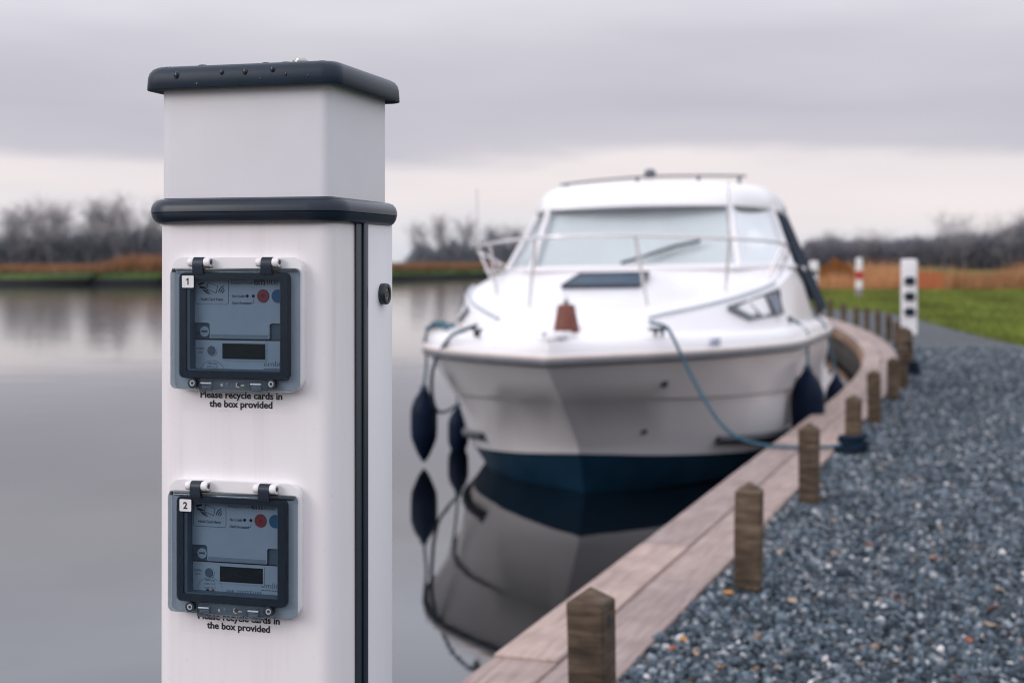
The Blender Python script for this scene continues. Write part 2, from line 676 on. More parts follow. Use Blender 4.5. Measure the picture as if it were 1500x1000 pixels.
def tri_soup(name, V, tint, m, nper, parent=None, kind=None, faces=None):
    """V: (n, nper, 3) vertices, tint (n,3); faces: local faces of each piece (default: one triangle)"""
    n = len(V)
    faces = np.array(faces if faces is not None else [[0, 1, 2]])
    me = bpy.data.meshes.new(name)
    me.vertices.add(n * nper)
    me.vertices.foreach_set('co', V.reshape(-1).astype(np.float32))
    idx = (faces[None] + (np.arange(n) * nper)[:, None, None]).reshape(-1)
    nf = n * len(faces)
    me.loops.add(nf * 3)
    me.loops.foreach_set('vertex_index', idx.astype(np.int32))
    me.polygons.add(nf)
    me.polygons.foreach_set('loop_start', (np.arange(nf) * 3).astype(np.int32))
    me.polygons.foreach_set('loop_total', np.full(nf, 3, np.int32))
    me.update(calc_edges=True)
    a = me.attributes.new('tint', 'FLOAT_COLOR', 'POINT')
    c = np.ones((n, nper, 4), np.float32)
    c[:, :, :3] = tint[:, None, :]
    a.data.foreach_set('color', c.reshape(-1))
    o = link(name, me, m, parent)
    if kind:
        o['kind'] = kind
    return o


# ------------------------------------------------------------------ the quay line
WATER = -0.4
ds = .05
Ds = [3.4]
xs_ = [0.196]


def slope(D):
    return float(np.interp(D, [11, 14, 20, 24, 30, 38, 60], [.351, .318, .205, .155, .07, 0.0, -.08]))


D, x = 3.4, .196
while D < 60:
    D += ds
    x += slope(D) * ds
    Ds.append(D)
    xs_.append(x)
D, x = 3.4, .196
while D > -9:
    D -= ds
    x -= .351 * ds
    Ds.insert(0, D)
    xs_.insert(0, x)
CURVE = np.array([xs_, Ds]).T
seg_len = np.linalg.norm(np.diff(CURVE, axis=0), axis=1)
ARC = np.concatenate([[0], np.cumsum(seg_len)])
ARC0 = float(np.interp(3.4, CURVE[:, 1], ARC))     # arc length at the nearest post


def quay(a, off=0.0):
    """point at arc length a from the nearest post, offset towards the water; returns point and tangent"""
    a = a + ARC0
    p = np.array([np.interp(a, ARC, CURVE[:, 0]), np.interp(a, ARC, CURVE[:, 1])])
    q = np.array([np.interp(a + .1, ARC, CURVE[:, 0]), np.interp(a + .1, ARC, CURVE[:, 1])])
    o = np.array([np.interp(a - .1, ARC, CURVE[:, 0]), np.interp(a - .1, ARC, CURVE[:, 1])])
    t = (q - o) / np.linalg.norm(q - o)
    n = np.array([-t[1], t[0]])
    return p + n * off, t


OUT, INN = .105, .525

# ------------------------------------------------------------------ setting
wv = [(-1500, -60, WATER), (60, -60, WATER), (60, 1500, WATER), (-1500, 1500, WATER)]
tag(mesh('river_water', wv, [(0, 1, 2, 3)], water_m), None, None, kind='structure')

inner = [quay(a, INN - .06)[0] for a in np.arange(-11, 38, .5)]
edge = [(p[0], p[1]) for p in inner] + [(6.6, 60), (3.5, 100), (-2.5, 150)]
land = edge + [(-2.5, 1400), (1500, 1400), (1500, -60), (edge[0][0], -60)]
lv = [(p[0], p[1], -.008) for p in land]
g = mesh('ground', lv, [tuple(range(len(lv) - 1, -1, -1))], meadow)
tag(g, None, None, kind='structure')

# far bank: profile swept along its water line
bl = [(-900, 70), (-120, 96), (-36, 101), (-25, 104), (-18, 113), (-11, 127), (-6, 142), (-2.5, 152), (8, 160), (60, 190)]
bl = [tuple(p) for p in catmull([(a, b, 0) for a, b in bl], 8)]
prof = [(-.6, -.7), (.0, -.42), (.25, -.1), (.7, .15), (1.6, .35), (4, .45), (14, .5), (1400, .5)]
rings = []
for i, p in enumerate(bl):
    j = .12 * math.sin(i * 1.7) + .1 * math.sin(i * .63)
    rings.append([(p[0], p[1] + d * (1.0 + .25 * math.sin(i * .9)) + j, z + (.08 * math.sin(i * 1.3 + d) if z > .1 else 0)) for d, z in prof])
tag(loft('far_bank', rings, bank_m, smooth=True, cap0=False, cap1=False, closed=False), None, None, kind='structure')

# gravel path sheet
outer = [quay(a, OUT - .01)[0] for a in np.arange(-11, 36, .5)]
far_end = outer[-1]
rb = [(9.4, far_end[1] + .5), (9.0, 34), (8.55, 30), (8.0, 26), (7.55, 22.5), (7.2, 19), (7.0, 14), (6.9, 6), (6.9, -7)]
gv = [(p[0], p[1], 0.0) for p in outer] + [(a + .06 * math.sin(7 * b), b, 0.0) for a, b in rb]
tag(mesh('gravel_path', gv, [tuple(range(len(gv) - 1, -1, -1))], gravel_m), None, None, kind='structure')

# ------------------------------------------------------------------ timber quay: planks, pile boards, waler
q = empty('timber_quay', (quay(0, INN)[0][0], quay(0, INN)[0][1], 0))
tag(q, 'timber quay edge of pale weathered planks over dark vertical pile boards', 'quay')
QL = Vector(q.location)


def plank_mesh(name, L, w, h, bev, m):
    bm = bmesh.new()
    bm_box(bm, -w / 2, w / 2, -L / 2, L / 2, -h, 0, bev, 1)
    me = bpy.data.meshes.new(name)
    bm.to_mesh(me)
    bm.free()
    me.materials.append(m)
    return me


PL = 1.8
pm = plank_mesh('plank', PL - .008, .202, .05, .004, plank_w)
for row in range(2):
    off = OUT + .105 + row * .21
    for k in range(-4, 21):
        a = (k + .5) * PL + (.72 if row else .1)
        p, t = quay(a, off)
        o = link('plank', pm, None, q)
        o.location = Vector((p[0], p[1], .028 + random.uniform(-.003, .003))) - QL
        o.rotation_euler = (random.uniform(-.002, .002), random.uniform(-.006, .006), -math.atan2(t[0], t[1]))
bmesh_p = plank_mesh('pile_board', .035, .205, 1.25, .005, pile_w)
for k in range(-6, 170):
    p, t = quay(k * .212, INN - .07)
    o = link('pile_board', bmesh_p, None, q)
    o.location = Vector((p[0] + random.uniform(-.006, .006), p[1], -.024 - random.uniform(0, .004))) - QL
    o.rotation_euler = (0, 0, -math.atan2(t[0], t[1]) + R(90))
wm = plank_mesh('waler', PL - .01, .07, .11, .006, waler_w)
for k in range(-1, 20):
    p, t = quay((k + .5) * PL, INN - .01)
    o = link('waler', wm, None, q)
    o.location = Vector((p[0], p[1], -.03)) - QL
    o.rotation_euler = (0, 0, -math.atan2(t[0], t[1]))

# ------------------------------------------------------------------ timber posts
ORD = ['nearest', 'second', 'third', 'fourth', 'fifth', 'sixth', 'seventh', 'eighth', 'ninth', 'tenth', 'eleventh', 'twelfth', 'thirteenth', 'fourteenth', 'fifteenth', 'sixteenth', 'seventeenth', 'eighteenth', 'nineteenth']


def post_mesh(s):
    rr = random.Random(s)
    a = .047
    ch = .006
    H = .405
    lv = []

    def ring(w, z):
        return [(w - ch, -w, z), (w, -w + ch, z), (w, w - ch, z), (w - ch, w, z), (-w + ch, w, z), (-w, w - ch, z), (-w, -w + ch, z), (-w + ch, -w, z)]
    for z in (-.35, 0, .1, .2, .3, H - .035):
        lv.append([(x + rr.uniform(-.0015, .0015), y + rr.uniform(-.0015, .0015), z2) for x, y, z2 in ring(a, z)])
    lv.append([(x, y, H - .03) for x, y, z in ring(a - .002, 0)])
    lv.append([(x * .06, y * .06, H) for x, y, z in ring(a, 0)])
    n = 8
    v = [p for r in lv for p in r]
    f = []
    for i in range(len(lv) - 1):
        for j in range(n):
            k = (j + 1) % n
            f.append((i * n + j, i * n + k, (i + 1) * n + k, (i + 1) * n + j))
    f.append(tuple((len(lv) - 1) * n + j for j in range(n)))
    me = bpy.data.meshes.new('timber_post')
    me.from_pydata(v, [], f)
    me.materials.append(post_w)
    return me


pms = [post_mesh(i) for i in range(4)]
post_D = [3.4, 5.18, 7.04, 8.95, 10.5, 12.2, 13.5]
post_arc = [float(np.interp(d, CURVE[:, 1], ARC)) - ARC0 for d in post_D]
while len(post_arc) < 19:
    post_arc.append(post_arc[-1] + 1.75)
dz_p = [.02, 0, .005, -.03, .01, -.01, .02]
POSTS = []
for i, a in enumerate(post_arc):
    p, t = quay(a, random.uniform(-.01, .01) if i > 1 else (0, -.04)[i])
    o = link('timber_post', pms[i % 4], None)
    o.location = (p[0], p[1], dz_p[i] if i < 7 else random.uniform(-.03, .03))
    o.rotation_euler = (random.uniform(-.022, .022), random.uniform(-.022, .022), -math.atan2(t[0], t[1]) + random.uniform(-.08, .08))
    POSTS.append(o)
    if i == 0:
        lab = 'nearest squared brown timber post at the boardwalk edge, cut off by the picture bottom'
    elif i == 3:
        lab = 'fourth squared timber post from the front, with blue rope heaped at its foot'
    else:
        lab = f'{ORD[i]} squared brown timber post from the front along the gravel edge'
    tag(o, lab, 'post', 'timber posts along the boardwalk')
box('bolt_slot', .0465, .0478, -.012, .002, .315, .345, black_pl, POSTS[0])

# ------------------------------------------------------------------ gravel stones (stuff)
phi = (1 + 5 ** .5) / 2
ico = np.array([(-1, phi, 0), (1, phi, 0), (-1, -phi, 0), (1, -phi, 0), (0, -1, phi), (0, 1, phi), (0, -1, -phi), (0, 1, -phi), (phi, 0, -1), (phi, 0, 1), (-phi, 0, -1), (-phi, 0, 1)])
ico /= np.linalg.norm(ico[0])
icof = [(0, 11, 5), (0, 5, 1), (0, 1, 7), (0, 7, 10), (0, 10, 11), (1, 5, 9), (5, 11, 4), (11, 10, 2), (10, 7, 6), (7, 1, 8), (3, 9, 4), (3, 4, 2), (3, 2, 6), (3, 6, 8), (3, 8, 9), (4, 9, 5), (2, 4, 11), (6, 2, 10), (8, 6, 7), (9, 8, 1)]


def stones():
    n = 98000
    u = rng.random(n)
    Dd = 3.0 + 17.0 * u ** 1.75
    e = np.interp(Dd, CURVE[:, 1], CURVE[:, 0]) - .105 / .94
    wid = 1.45 + .03 * Dd
    X = e + rng.random(n) * wid
    size = rng.gamma(4, .0068 / 4, n) * (1 + .02 * (Dd - 5).clip(0)) + .0035
    jit = 1 + rng.normal(0, .17, (n, 12, 3))
    V = ico[None] * jit
    sc = np.stack([np.ones(n), .6 + .4 * rng.random(n), .45 + .4 * rng.random(n)], 1)
    V = V * sc[:, None, :] * size[:, None, None]
    qn = rng.normal(size=(n, 4))
    qn /= np.linalg.norm(qn, axis=1)[:, None]
    w, x_, y_, z_ = qn.T
    M = np.stack([1 - 2 * (y_ * y_ + z_ * z_), 2 * (x_ * y_ - z_ * w), 2 * (x_ * z_ + y_ * w), 2 * (x_ * y_ + z_ * w), 1 - 2 * (x_ * x_ + z_ * z_), 2 * (y_ * z_ - x_ * w), 2 * (x_ * z_ - y_ * w), 2 * (y_ * z_ + x_ * w), 1 - 2 * (x_ * x_ + y_ * y_)], 1).reshape(n, 3, 3)
    V = np.einsum('nij,nkj->nki', M, V)
    V[:, :, 0] += X[:, None]
    V[:, :, 1] += Dd[:, None]
    V[:, :, 2] += (size * .25 + .012 * rng.random(n) + .008 * np.sin(X * 2.3) * np.sin(Dd * 1.7))[:, None]
    pal = np.array([(.035, .048, .062), (.06, .08, .10), (.09, .112, .135), (.125, .145, .168), (.18, .20, .22), (.30, .30, .31), (.16, .12, .10), (.42, .39, .38)])
    k = rng.choice(8, n, p=[.34, .19, .16, .13, .10, .05, .015, .015])  # extra share of darkest stones stands in for shaded gaps between them
    tint = pal[k] * 1.2 * rng.uniform(.35, 1.45, (n, 1)) * np.array([(.98, 1.0, 1.0)])
    o = tri_soup('gravel_stones', V, tint, stone_m, 12, kind='stuff', faces=icof)
    tag(o, 'loose blue grey crushed stone gravel covering the path', 'gravel', kind='stuff')


stones()

# fallen leaves on the gravel


def leaf_mesh(i):
    rr = random.Random(i + 50)
    L, w = .025 * rr.uniform(.7, 1.2), .012 * rr.uniform(.8, 1.3)
    v = [(-L, 0, .004)]
    n = 5
    for k in range(1, n):
        u = k / n
        ww = w * math.sin(math.pi * u ** .8)
        v += [(-L + 2 * L * u, -ww, .006 + .006 * rr.random()), (-L + 2 * L * u, 0, .001), (-L + 2 * L * u, ww, .006 + .006 * rr.random())]
    v.append((L, 0, .006))
    f = [(0, 1, 2), (0, 2, 3)]
    for k in range(n - 2):
        b = 1 + 3 * k
        f += [(b, b + 3, b + 4, b + 1), (b + 1, b + 4, b + 5, b + 2)]
    b = 1 + 3 * (n - 2)
    e = len(v) - 1
    f += [(b, e, b + 1), (b + 1, e, b + 2)]
    me = bpy.data.meshes.new('fallen_leaf')
    me.from_pydata(v, [], f)
    me.shade_smooth()
    return me


leaf_px = [(1313, 878, 'o'), (1105, 985, 'y'), (1058, 983, 'y'), (1066, 873, 'y'), (1143, 812, 'p'), (1417, 942, 'o'), (1456, 895, 'o'), (1078, 912, 'o'), (1020, 960, 'p'), (1310, 975, 'p'), (1273, 802, 'o'),
           (1463, 868, 'p'), (1330, 940, 'p'), (1365, 820, 'p'), (1220, 765, 'p'), (1160, 885, 'p'), (1001, 942, 'y'), (1403, 998, 'o'), (1370, 822, 'o'), (1100, 868, 'p'), (1450, 920, 'p'), (985, 955, 'o'), (1340, 705, 'o'), (1290, 690, 'p')]
lm = {'y': leaf_y, 'o': leaf_o, 'p': leaf_p}
lname = {'y': 'small yellow fallen leaf lying on the grey gravel', 'o': 'small rust orange fallen leaf lying on the grey gravel', 'p': 'small pale dry fallen leaf lying on the grey gravel'}
leafs = {}
for i, (px, py, c) in enumerate(leaf_px):
    D = 2083.3 * 1.185 / (py - 385)
    X = (px - 750) / 2083.3 * D
    key = (c, i % 3)
    if key not in leafs:
        leafs[key] = leaf_mesh(i)
    o = link('fallen_leaf', leafs[key], lm[c])
    o.location = (X, D, .022)
    o.rotation_euler = (random.uniform(-.3, .3), random.uniform(-.3, .3), random.uniform(0, 6.28))
    tag(o, lname[c], 'leaf', {'y': 'yellow leaves on the gravel', 'o': 'orange leaves on the gravel', 'p': 'pale leaves on the gravel'}[c])

# ------------------------------------------------------------------ service pedestal (foreground)
PX, PY, PR = -.2922, 1.7755, 15.5
BW, BD = .230, .195
ped = empty('service_pedestal', (PX, PY, 0), R(-PR))
tag(ped, 'white mooring power pedestal with dark cap and two card meters', 'pedestal')


# body outline: front wraps round to the seam, rear shell is the plain side panel
def body_shell():
    lv = []
    for z in (0.0, .3, .6, .9, 1.2, 1.252):
        k = 1.0 + .012 * (1.25 - z)
        lv.append((BW * k, BD, .021, z))
    return rr_loft('body', lv, white_pl, ped, 25)


body_shell()
# side panel (rear part of the right side) and the seam strip between it and the body
px_ = BW / 2 * 1.006
box('side_panel', px_ + .0006, px_ + .0030, .005, .0900, .01, 1.2505, side_pl, ped, .0015)
box('side_panel', -px_ - .0030, -px_ - .0006, .024, .0900, .01, 1.2505, side_pl, ped, .0015)
box('seam_strip', px_ + .0006, px_ + .0024, -.0330, .0052, .005, 1.2506, seam_m, ped, .001)
box('seam_bead', px_ + .0026, px_ + .0046, -.014, .001, .005, 1.2502, slate2, ped, .0007)
# lock on the side panel
lk = bpy.data.meshes.new('lock')
V, F = [], []
seg = 24
for (xx, rr) in ((.002, .0135), (.010, .0135), (.0115, .0125), (.0115, .0082), (.0095, .0078)):
    for k in range(seg):
        a = 2 * math.pi * k / seg
        V.append((px_ + xx, .0510 + rr * math.cos(a) * .95, 1.161 + rr * math.sin(a)))
for i in range(4):
    for k in range(seg):
        q2 = (k + 1) % seg
        F.append((i * seg + k, i * seg + q2, (i + 1) * seg + q2, (i + 1) * seg + k))
F.append(tuple(4 * seg + k for k in range(seg)))
lk.from_pydata(V, [], F)
lko = link('lock', lk, black_pl, ped, smooth=40)
V = [(px_ + .0100, .0510 + .0076 * math.cos(2 * math.pi * k / seg), 1.161 + .0076 * math.sin(2 * math.pi * k / seg)) for k in range(seg)]
mesh('lock_core', V, [tuple(range(seg))], steel, lko)
box('keyhole', px_ + .0101, px_ + .0106, .0502, .0518, 1.157, 1.165, black_pl, lko)

# collar ring: half-round bumper with a parting line
rw, rd = BW + .008, BD + .016
lev = []
for (o_, z) in ((-.012, 1.2475), (.004, 1.2472), (.0085, 1.2500), (.0115, 1.2545), (.0128, 1.2595), (.0121, 1.2600), (.0132, 1.2606), (.0128, 1.2655), (.0110, 1.2705), (.0075, 1.2745), (.002, 1.2765), (-.006, 1.2772), (-.012, 1.2772)):
    lev.append((rw + 2 * o_ - .008, rd + 2 * o_ - .008, .026 + max(o_, -.01), z))
rr_loft('collar', lev, slate2, ped, 50)
# frosted lamp section
rr_loft('lamp_lens', [(BW - .010, BD - .002, .013, 1.2774), (BW - .010, BD - .002, .013, 1.412)], dif_pl, ped, 30)
# cap
cap_lv = [(BW - .010, BD + .008 - .008, .016, 1.4125), (BW + .018, BD + .008 + .018, .018, 1.4100), (BW + .0215, BD + .008 + .0215, .020, 1.4068), (BW + .0230, BD + .008 + .0230, .021, 1.4075), (BW + .0215, BD + .008 + .0215, .021, 1.4215),
          (BW + .0190, BD + .008 + .0190, .021, 1.4270), (BW + .013, BD + .008 + .013, .020, 1.4315), (BW + .004, BD + .008 + .004, .018, 1.4342), (BW - .01, BD + .008 - .01, .016, 1.4352), (BW - .06, BD + .008 - .05, .016, 1.4362), (BW - .14, BD + .008 - .12, .015, 1.4366)]
cap = rr_loft('cap', cap_lv, slate, ped, 50)
lathe('cap_screw', [(.0100, 1.4355), (.0100, 1.4452), (.0072, 1.4456), (.0070, 1.4480), (.0055, 1.4500), (.0020, 1.4512)], steel, cap, 16, (0.046, -.035, 0))
# rain drops on the cap
rd_ = random.Random(3)
for k in range(46):
    rx, ry = rd_.uniform(-.10, .10), rd_.uniform(-.092, .05)
    if k < 16:
        ry = rd_.uniform(-.1035, -.088)
    e_ = max(abs(rx) / (BW / 2), abs(ry) / (BD / 2))
    zt = np.interp(e_, [0, .4, .78, 1.0, 1.045, 1.09], [1.4366, 1.4364, 1.4360, 1.4350, 1.4330, 1.4275])
    r = rd_.choice([.0014, .0018, .0024, .0034, .0042])
    ax = r * rd_.uniform(1.0, 1.9)
    pr = [(1.0, -.1), (.92, .28), (.7, .52), (.4, .66), (.1, .7)]
    V, F = [], []
    for (c_, h_) in pr:
        for j in range(10):
            a = 2 * math.pi * j / 10
            V.append((rx + ax * c_ * math.cos(a), ry + r * c_ * math.sin(a), zt + r * h_ * .42))
    for i in range(4):
        for j in range(10):
            F.append((i * 10 + j, i * 10 + (j + 1) % 10, (i + 1) * 10 + (j + 1) % 10, (i + 1) * 10 + j))
    F.append(tuple(40 + j for j in range(10)))
    mesh('water_drop', V, F, drop_m, cap, True)
# drops running on the front skirt
for (rx, z, r) in ((-.079, 1.4225, .0034), (-.052, 1.4110, .0022), (.062, 1.419, .0020), (-.02, 1.4240, .0026), (.01, 1.4235, .0030), (.03, 1.4145, .0016), (.09, 1.416, .0016), (.045, 1.4250, .0028)):
    V, F = [], []
    for (c_, h_) in ((1, -.2), (.9, .3), (.55, .6), (.15, .72)):
        for j in range(10):
            a = 2 * math.pi * j / 10
            V.append((rx + r * c_ * math.cos(a), -BD / 2 - .0148 - r * h_ * .6, z + r * 1.4 * c_ * math.sin(a)))
    for i in range(3):
        for j in range(10):
            F.append((i * 10 + j, i * 10 + (j + 1) % 10, (i + 1) * 10 + (j + 1) % 10, (i + 1) * 10 + j))
    F.append(tuple(30 + j for j in range(10)))
    mesh('water_drop', V, F, drop_m, cap, True)


def meter_box(num, dx, dz, bottom_text, seed):
    """card-meter enclosure; z given for the upper box, shifted by dz"""
    rr = random.Random(seed)
    e = empty('meter_box', (dx - .0034, 0, dz))
    e.scale = (.977, 1, 1)
    e.parent = ped
    e['label'] = 'upper card meter box numbered 1' if num == '1' else 'lower card meter box numbered 2'
    fy = -BD / 2
    # white flanged base
    frame_ring('base_frame', -.0862, .0862, 1.0495, 1.2065, .016, .016, .018, .014, fy + .002, fy - .0115, box_white, e, .016, .004, 6)
    plate('back_plate', -.0715, .0715, 1.062, 1.190, fy + .001, fy - .0012, meter_d, e, .004)
    # smoked cover rim
    frame_ring('cover_rim', -.0825, .0842, 1.0515, 1.1935, .012, .0125, .0052, .0128, fy - .0118, fy - .0205, smoke, e, .007, .006, 6)
    frame_ring('gasket', -.0703, .0722, 1.0648, 1.1882, .0085, .0098, .0062, .0082, fy - .0035, fy - .0203, black_pl, e, .006, .0028, 4)
    frame_ring('cover_wall', -.0617, .0622, 1.0732, 1.1818, .0042, .0012, .0012, .0016, fy - .0035, fy - .0185, meter_d, e, .003, .002, 3)
    plate('window', -.0705, .0724, 1.0646, 1.1884, fy - .0206, fy - .0216, smoke_win, e, .006)
    # top lip of the cover with the lighter edge
    box('cover_lip', -.0800, .0818, fy - .0218, fy - .0118, 1.1888, 1.1938, smoke_light, e, .0012)
    # lower latch bar
    bar = plate('latch_bar', -.0432, .0438, 1.0476, 1.0645, fy - .0150, fy - .0212, smoke_light, e, .002)
    for lx in (-.033, .032):
        frame_ring('latch', lx - .0085, lx + .0085, 1.0500, 1.0622, .0018, .0018, .0018, .0018, fy - .0215, fy - .0232, smoke_light, e, .0015, .001, 2)
        box('latch_lip', lx - .007, lx + .007, fy - .0246, fy - .0234, 1.0582, 1.0600, meter_m, e, .0004)
        for k in range(4):
            box('latch_rib', lx - .006, lx + .006, fy - .0228, fy - .0216, 1.0508 + .0017 * k, 1.0514 + .0017 * k, meter_d, e)
    disc('latch_hole', .0085, 1.0577, fy - .0214, fy - .0222, .0032, steel, e, 16)
    disc('latch_hole', .0095, 1.0583, fy - .0223, fy - .0226, .0026, black_pl, e, 16)
    box('key_slot', .010, .0165, fy - .0224, fy - .0216, 1.0566, 1.0582, steel, e)
    disc('latch_rivet', -.0132, 1.0572, fy - .0214, fy - .0222, .0016, steel, e, 12)
    disc('latch_rivet', -.0062, 1.0590, fy - .0214, fy - .0220, .0013, meter_d, e, 12)
    for sx, sz in ((-.0525, 1.0582), (.0508, 1.0592)):
        s_ = disc('cover_screw', sx, sz, fy - .0160, fy - .0222, .0058, black_pl, e, 20)
        disc('screw_socket', sx + .0004, sz + .0004, fy - .0223, fy - .0227, .0033, meter_m, e, 16)
        disc('screw_recess', sx + .0006, sz + .0006, fy - .0228, fy - .0230, .0021, black_pl, e, 6)
    # hinges
    for hx in (-.0446, .0451):
        z = 1.2005
        for (x0, x1, r, m_) in ((hx - .0145, hx - .0075, .0052, box_white), (hx + .0062, hx + .0148, .0058, box_white)):
            V, F = tube_geo([(x0, fy - .0175, z), (x0 + .0012, fy - .0175, z), (x1 - .001, fy - .0175, z), (x1, fy - .0175, z)], [r * .86, r, r, r * .9], 18)
            mesh('hinge_barrel', V, F, m_, e, 40)
        box('hinge_block', hx - .0145, hx - .0075, fy - .0175, fy - .009, z - .005, z + .0045, box_white, e, .001)
        box('hinge_block', hx + .0062, hx + .0148, fy - .0175, fy - .009, z - .005, z + .0050, box_white, e, .001)
        V, F = tube_geo([(hx + .0149, fy - .0176, z + .0003), (hx + .0153, fy - .0176, z + .0003)], .0028, 14)
        mesh('hinge_pin', V, F, black_pl, e, 40)
        # black strap wrapped over the barrel and running down to the cover
        path = []
        for k in range(9):
            a = R(200 - 25 * k)
            path.append((fy - .0175 - .0064 * math.cos(a - R(90)) * 0 + .0064 * math.cos(a), z + .0064 * math.sin(a)))
        strap = [(fy - .0222, 1.1865), (fy - .0236, 1.1905), (fy - .0240, 1.1955), (fy - .0240, 1.2000), (fy - .0228, 1.2042), (fy - .0195, 1.2068), (fy - .0155, 1.2066), (fy - .0125, 1.2040)]
        V, F = [], []
        n = len(strap)
        for i, (yy, zz) in enumerate(strap):
            a_, b_ = strap[max(i - 1, 0)], strap[min(i + 1, n - 1)]
            tx, tz = b_[0] - a_[0], b_[1] - a_[1]
            l_ = math.hypot(tx, tz)
            ny, nz_ = tz / l_, -tx / l_
            wd = .0066 if i > 1 else .0072
            for sx in (-wd, wd):
                V.append((hx + sx, yy, zz))
                V.append((hx + sx, yy + ny * .0022, zz + nz_ * .0022))
        for i in range(n - 1):
            a_, b_ = 4 * i, 4 * i + 4
            F += [(a_, a_ + 2, b_ + 2, b_), (a_ + 1, b_ + 1, b_ + 3, a_ + 3), (a_, b_, b_ + 1, a_ + 1), (a_ + 2, a_ + 3, b_ + 3, b_ + 2)]
        F += [(0, 1, 3, 2), (4 * n - 4, 4 * n - 2, 4 * n - 1, 4 * n - 3)]
        mesh('hinge_strap', V, F, slate2, e, 50)
    # number tag
    plate('number_tag', -.0657, -.0502, 1.1708, 1.1850, fy - .0218, fy - .0224, tag_m, e, .0012)
    if num == '1':
        x1 = -.0578
        V = [(x1 - .0006, 1.1742), (x1 + .0010, 1.1742), (x1 + .0010, 1.1822), (x1 - .0002, 1.1822), (x1 - .0024, 1.1804), (x1 - .0024, 1.1792), (x1 - .0006, 1.1803)]
        mesh('number', [(a, fy - .0226, b) for a, b in V], [(0, 1, 2, 3, 6), (6, 3, 4, 5)], print_m, e)
    else:
        text('number', num, -.0580, 1.1740, fy - .0226, .0112, print_m, e, 'CENTER', .0003)
    # the meter itself
    my = fy - .0034
    plate('meter_face', -.0620, .0640, 1.064, 1.109, fy - .0012, my - .0008, meter_m, e, .001)
    T = [(-.0620, 1.190), (.0640, 1.190), (.0640, 1.129), (.0435, 1.129), (.0415, 1.127), (.0415, 1.1115), (.0400, 1.1105), (-.0360, 1.1105), (-.0375, 1.1115), (-.0375, 1.127), (-.0395, 1.129), (-.0620, 1.129)]
    n = len(T)
    mesh('meter_cover', [(x, fy - .0012, z) for x, z in T] + [(x, my - .0026, z) for x, z in T], [tuple(range(n, 2 * n))] + [(k, (k + 1) % n, n + (k + 1) % n, n + k) for k in range(n)], meter_m, e)
    # flat chin strip in a darker grey along the lower edge of the skirt
    V = [(-.0366, my - .00275, 1.1155), (.0406, my - .00275, 1.1155), (.0396, my - .00275, 1.1108), (-.0356, my - .00275, 1.1108)]
    mesh('meter_chin', V, [(3, 2, 1, 0)], simple('meter_chin_grey', (.23, .27, .31), .5) if 'meter_chin_grey' not in MATS else MATS['meter_chin_grey'], e)
    box('terminal_recess', -.0610, -.0385, my + .0002, my + .0012, 1.1098, 1.1285, meter_d, e)
    box('terminal_recess', .0425, .0635, my + .0002, my + .0012, 1.1098, 1.1285, meter_d, e)
    disc('seal', -.0452, 1.1185, my + .0002, my - .0012, .0062, meter_m, e, 24)
    box('seal_mark', -.0492, -.0412, my - .0014, my - .00125, 1.1178, 1.1200, print_g, e)
    tube('seal_wire', [(-.0615, my - .001, 1.1155), (-.056, my - .0012, 1.1163), (-.050, my - .0012, 1.1178)], .00035, print_g, e, 5)
    box('joint_line', -.0618, .0632, my - .0002, my - .00095, 1.1086, 1.1093, print_m, e)
    # display
    frame_ring('display_bezel', -.0228, .0373, 1.0850, 1.1067, .0015, .0015, .0018, .0015, my - .0008, my - .0016, meter_m, e, .0012, .0006, 3)
    plate('display', -.0214, .0359, 1.0864, 1.1050, my - .0008, my - .0012, lcd_m, e, .0006)
    # push button and its words
    V, F = [], []
    bt = disc('button_collar', -.0356, 1.0962, my - .0008, my - .0018, .0072, meter_m, e, 28, .0066)
    disc('button', -.0356, 1.0962, my - .0018, my - .0026, .0056, meter_d, e, 24, .0048)
    text('button_words', 'Display', -.0510, 1.0975, my - .0009, .0036, print_g, e, 'CENTER')
    text('button_words', 'cycle', -.0510, 1.0930, my - .0009, .0036, print_g, e, 'CENTER')
    # pulse-lamp arc and small print
    up = .0062 if bottom_text else 0.0
    V, F = [], []
    na = 20
    for k in range(na + 1):
        a = R(20 + 140 * k / na)
        for r in (.0176, .0181):
            V.append((-.0348 + r * math.cos(a), my - .00095, 1.0665 + up + r * math.sin(a)))
    F = [(2 * k, 2 * k + 1, 2 * k + 3, 2 * k + 2) for k in range(na)]
    mesh('printed_arc', V, F, print_g, e)
    for k, s in enumerate(('1000 imp/', 'kWh CL.B', 'kvarh CL.2')):
        text('small_print', s, -.0348, 1.0800 + up - .0044 * k, my - .00095, .0034, print_g, e, 'CENTER')
    if bottom_text:
        disc('pulse_lamp', -.0378, 1.0747, my - .0008, my - .0016, .0022, print_m, e, 14)
        disc('pulse_lamp', -.0308, 1.0747, my - .0008, my - .0016, .0022, red_b, e, 14)
        text('serial_number', 'EML1020233105', -.0128, 1.0736, my - .00095, .0058, print_g, e, 'LEFT', 0, .046)
    text('maker_mark', 'emlite', .0330, 1.0785 + up * .6, my - .00095, .0094, print_g, e, 'LEFT', -.00012, .0270)
    for k in range(6):
        box('maker_line', .0330 + .0046 * k, .0330 + .0046 * k + .0038, my - .00105, my - .00085, 1.0754 + up * .6, 1.0762 + up * .6, print_g, e)
    # printing on the upper cover
    ty = my - .00272
    frame_ring('card_outline', -.0563, -.0123, 1.1508, 1.1900, .0004, .0004, .0004, .0004, ty + .0001, ty - .0001, print_m, e, .003, .0026, 4)
    text('card_words', 'Hold Card Here', -.0345, 1.1552, ty, .0050, print_m, e, 'CENTER', .00006, .0295)
    # hand holding a card (icon)
    cardp = [(-.0400, 1.1770), (-.0265, 1.1728), (-.0285, 1.1640), (-.0420, 1.1685)]
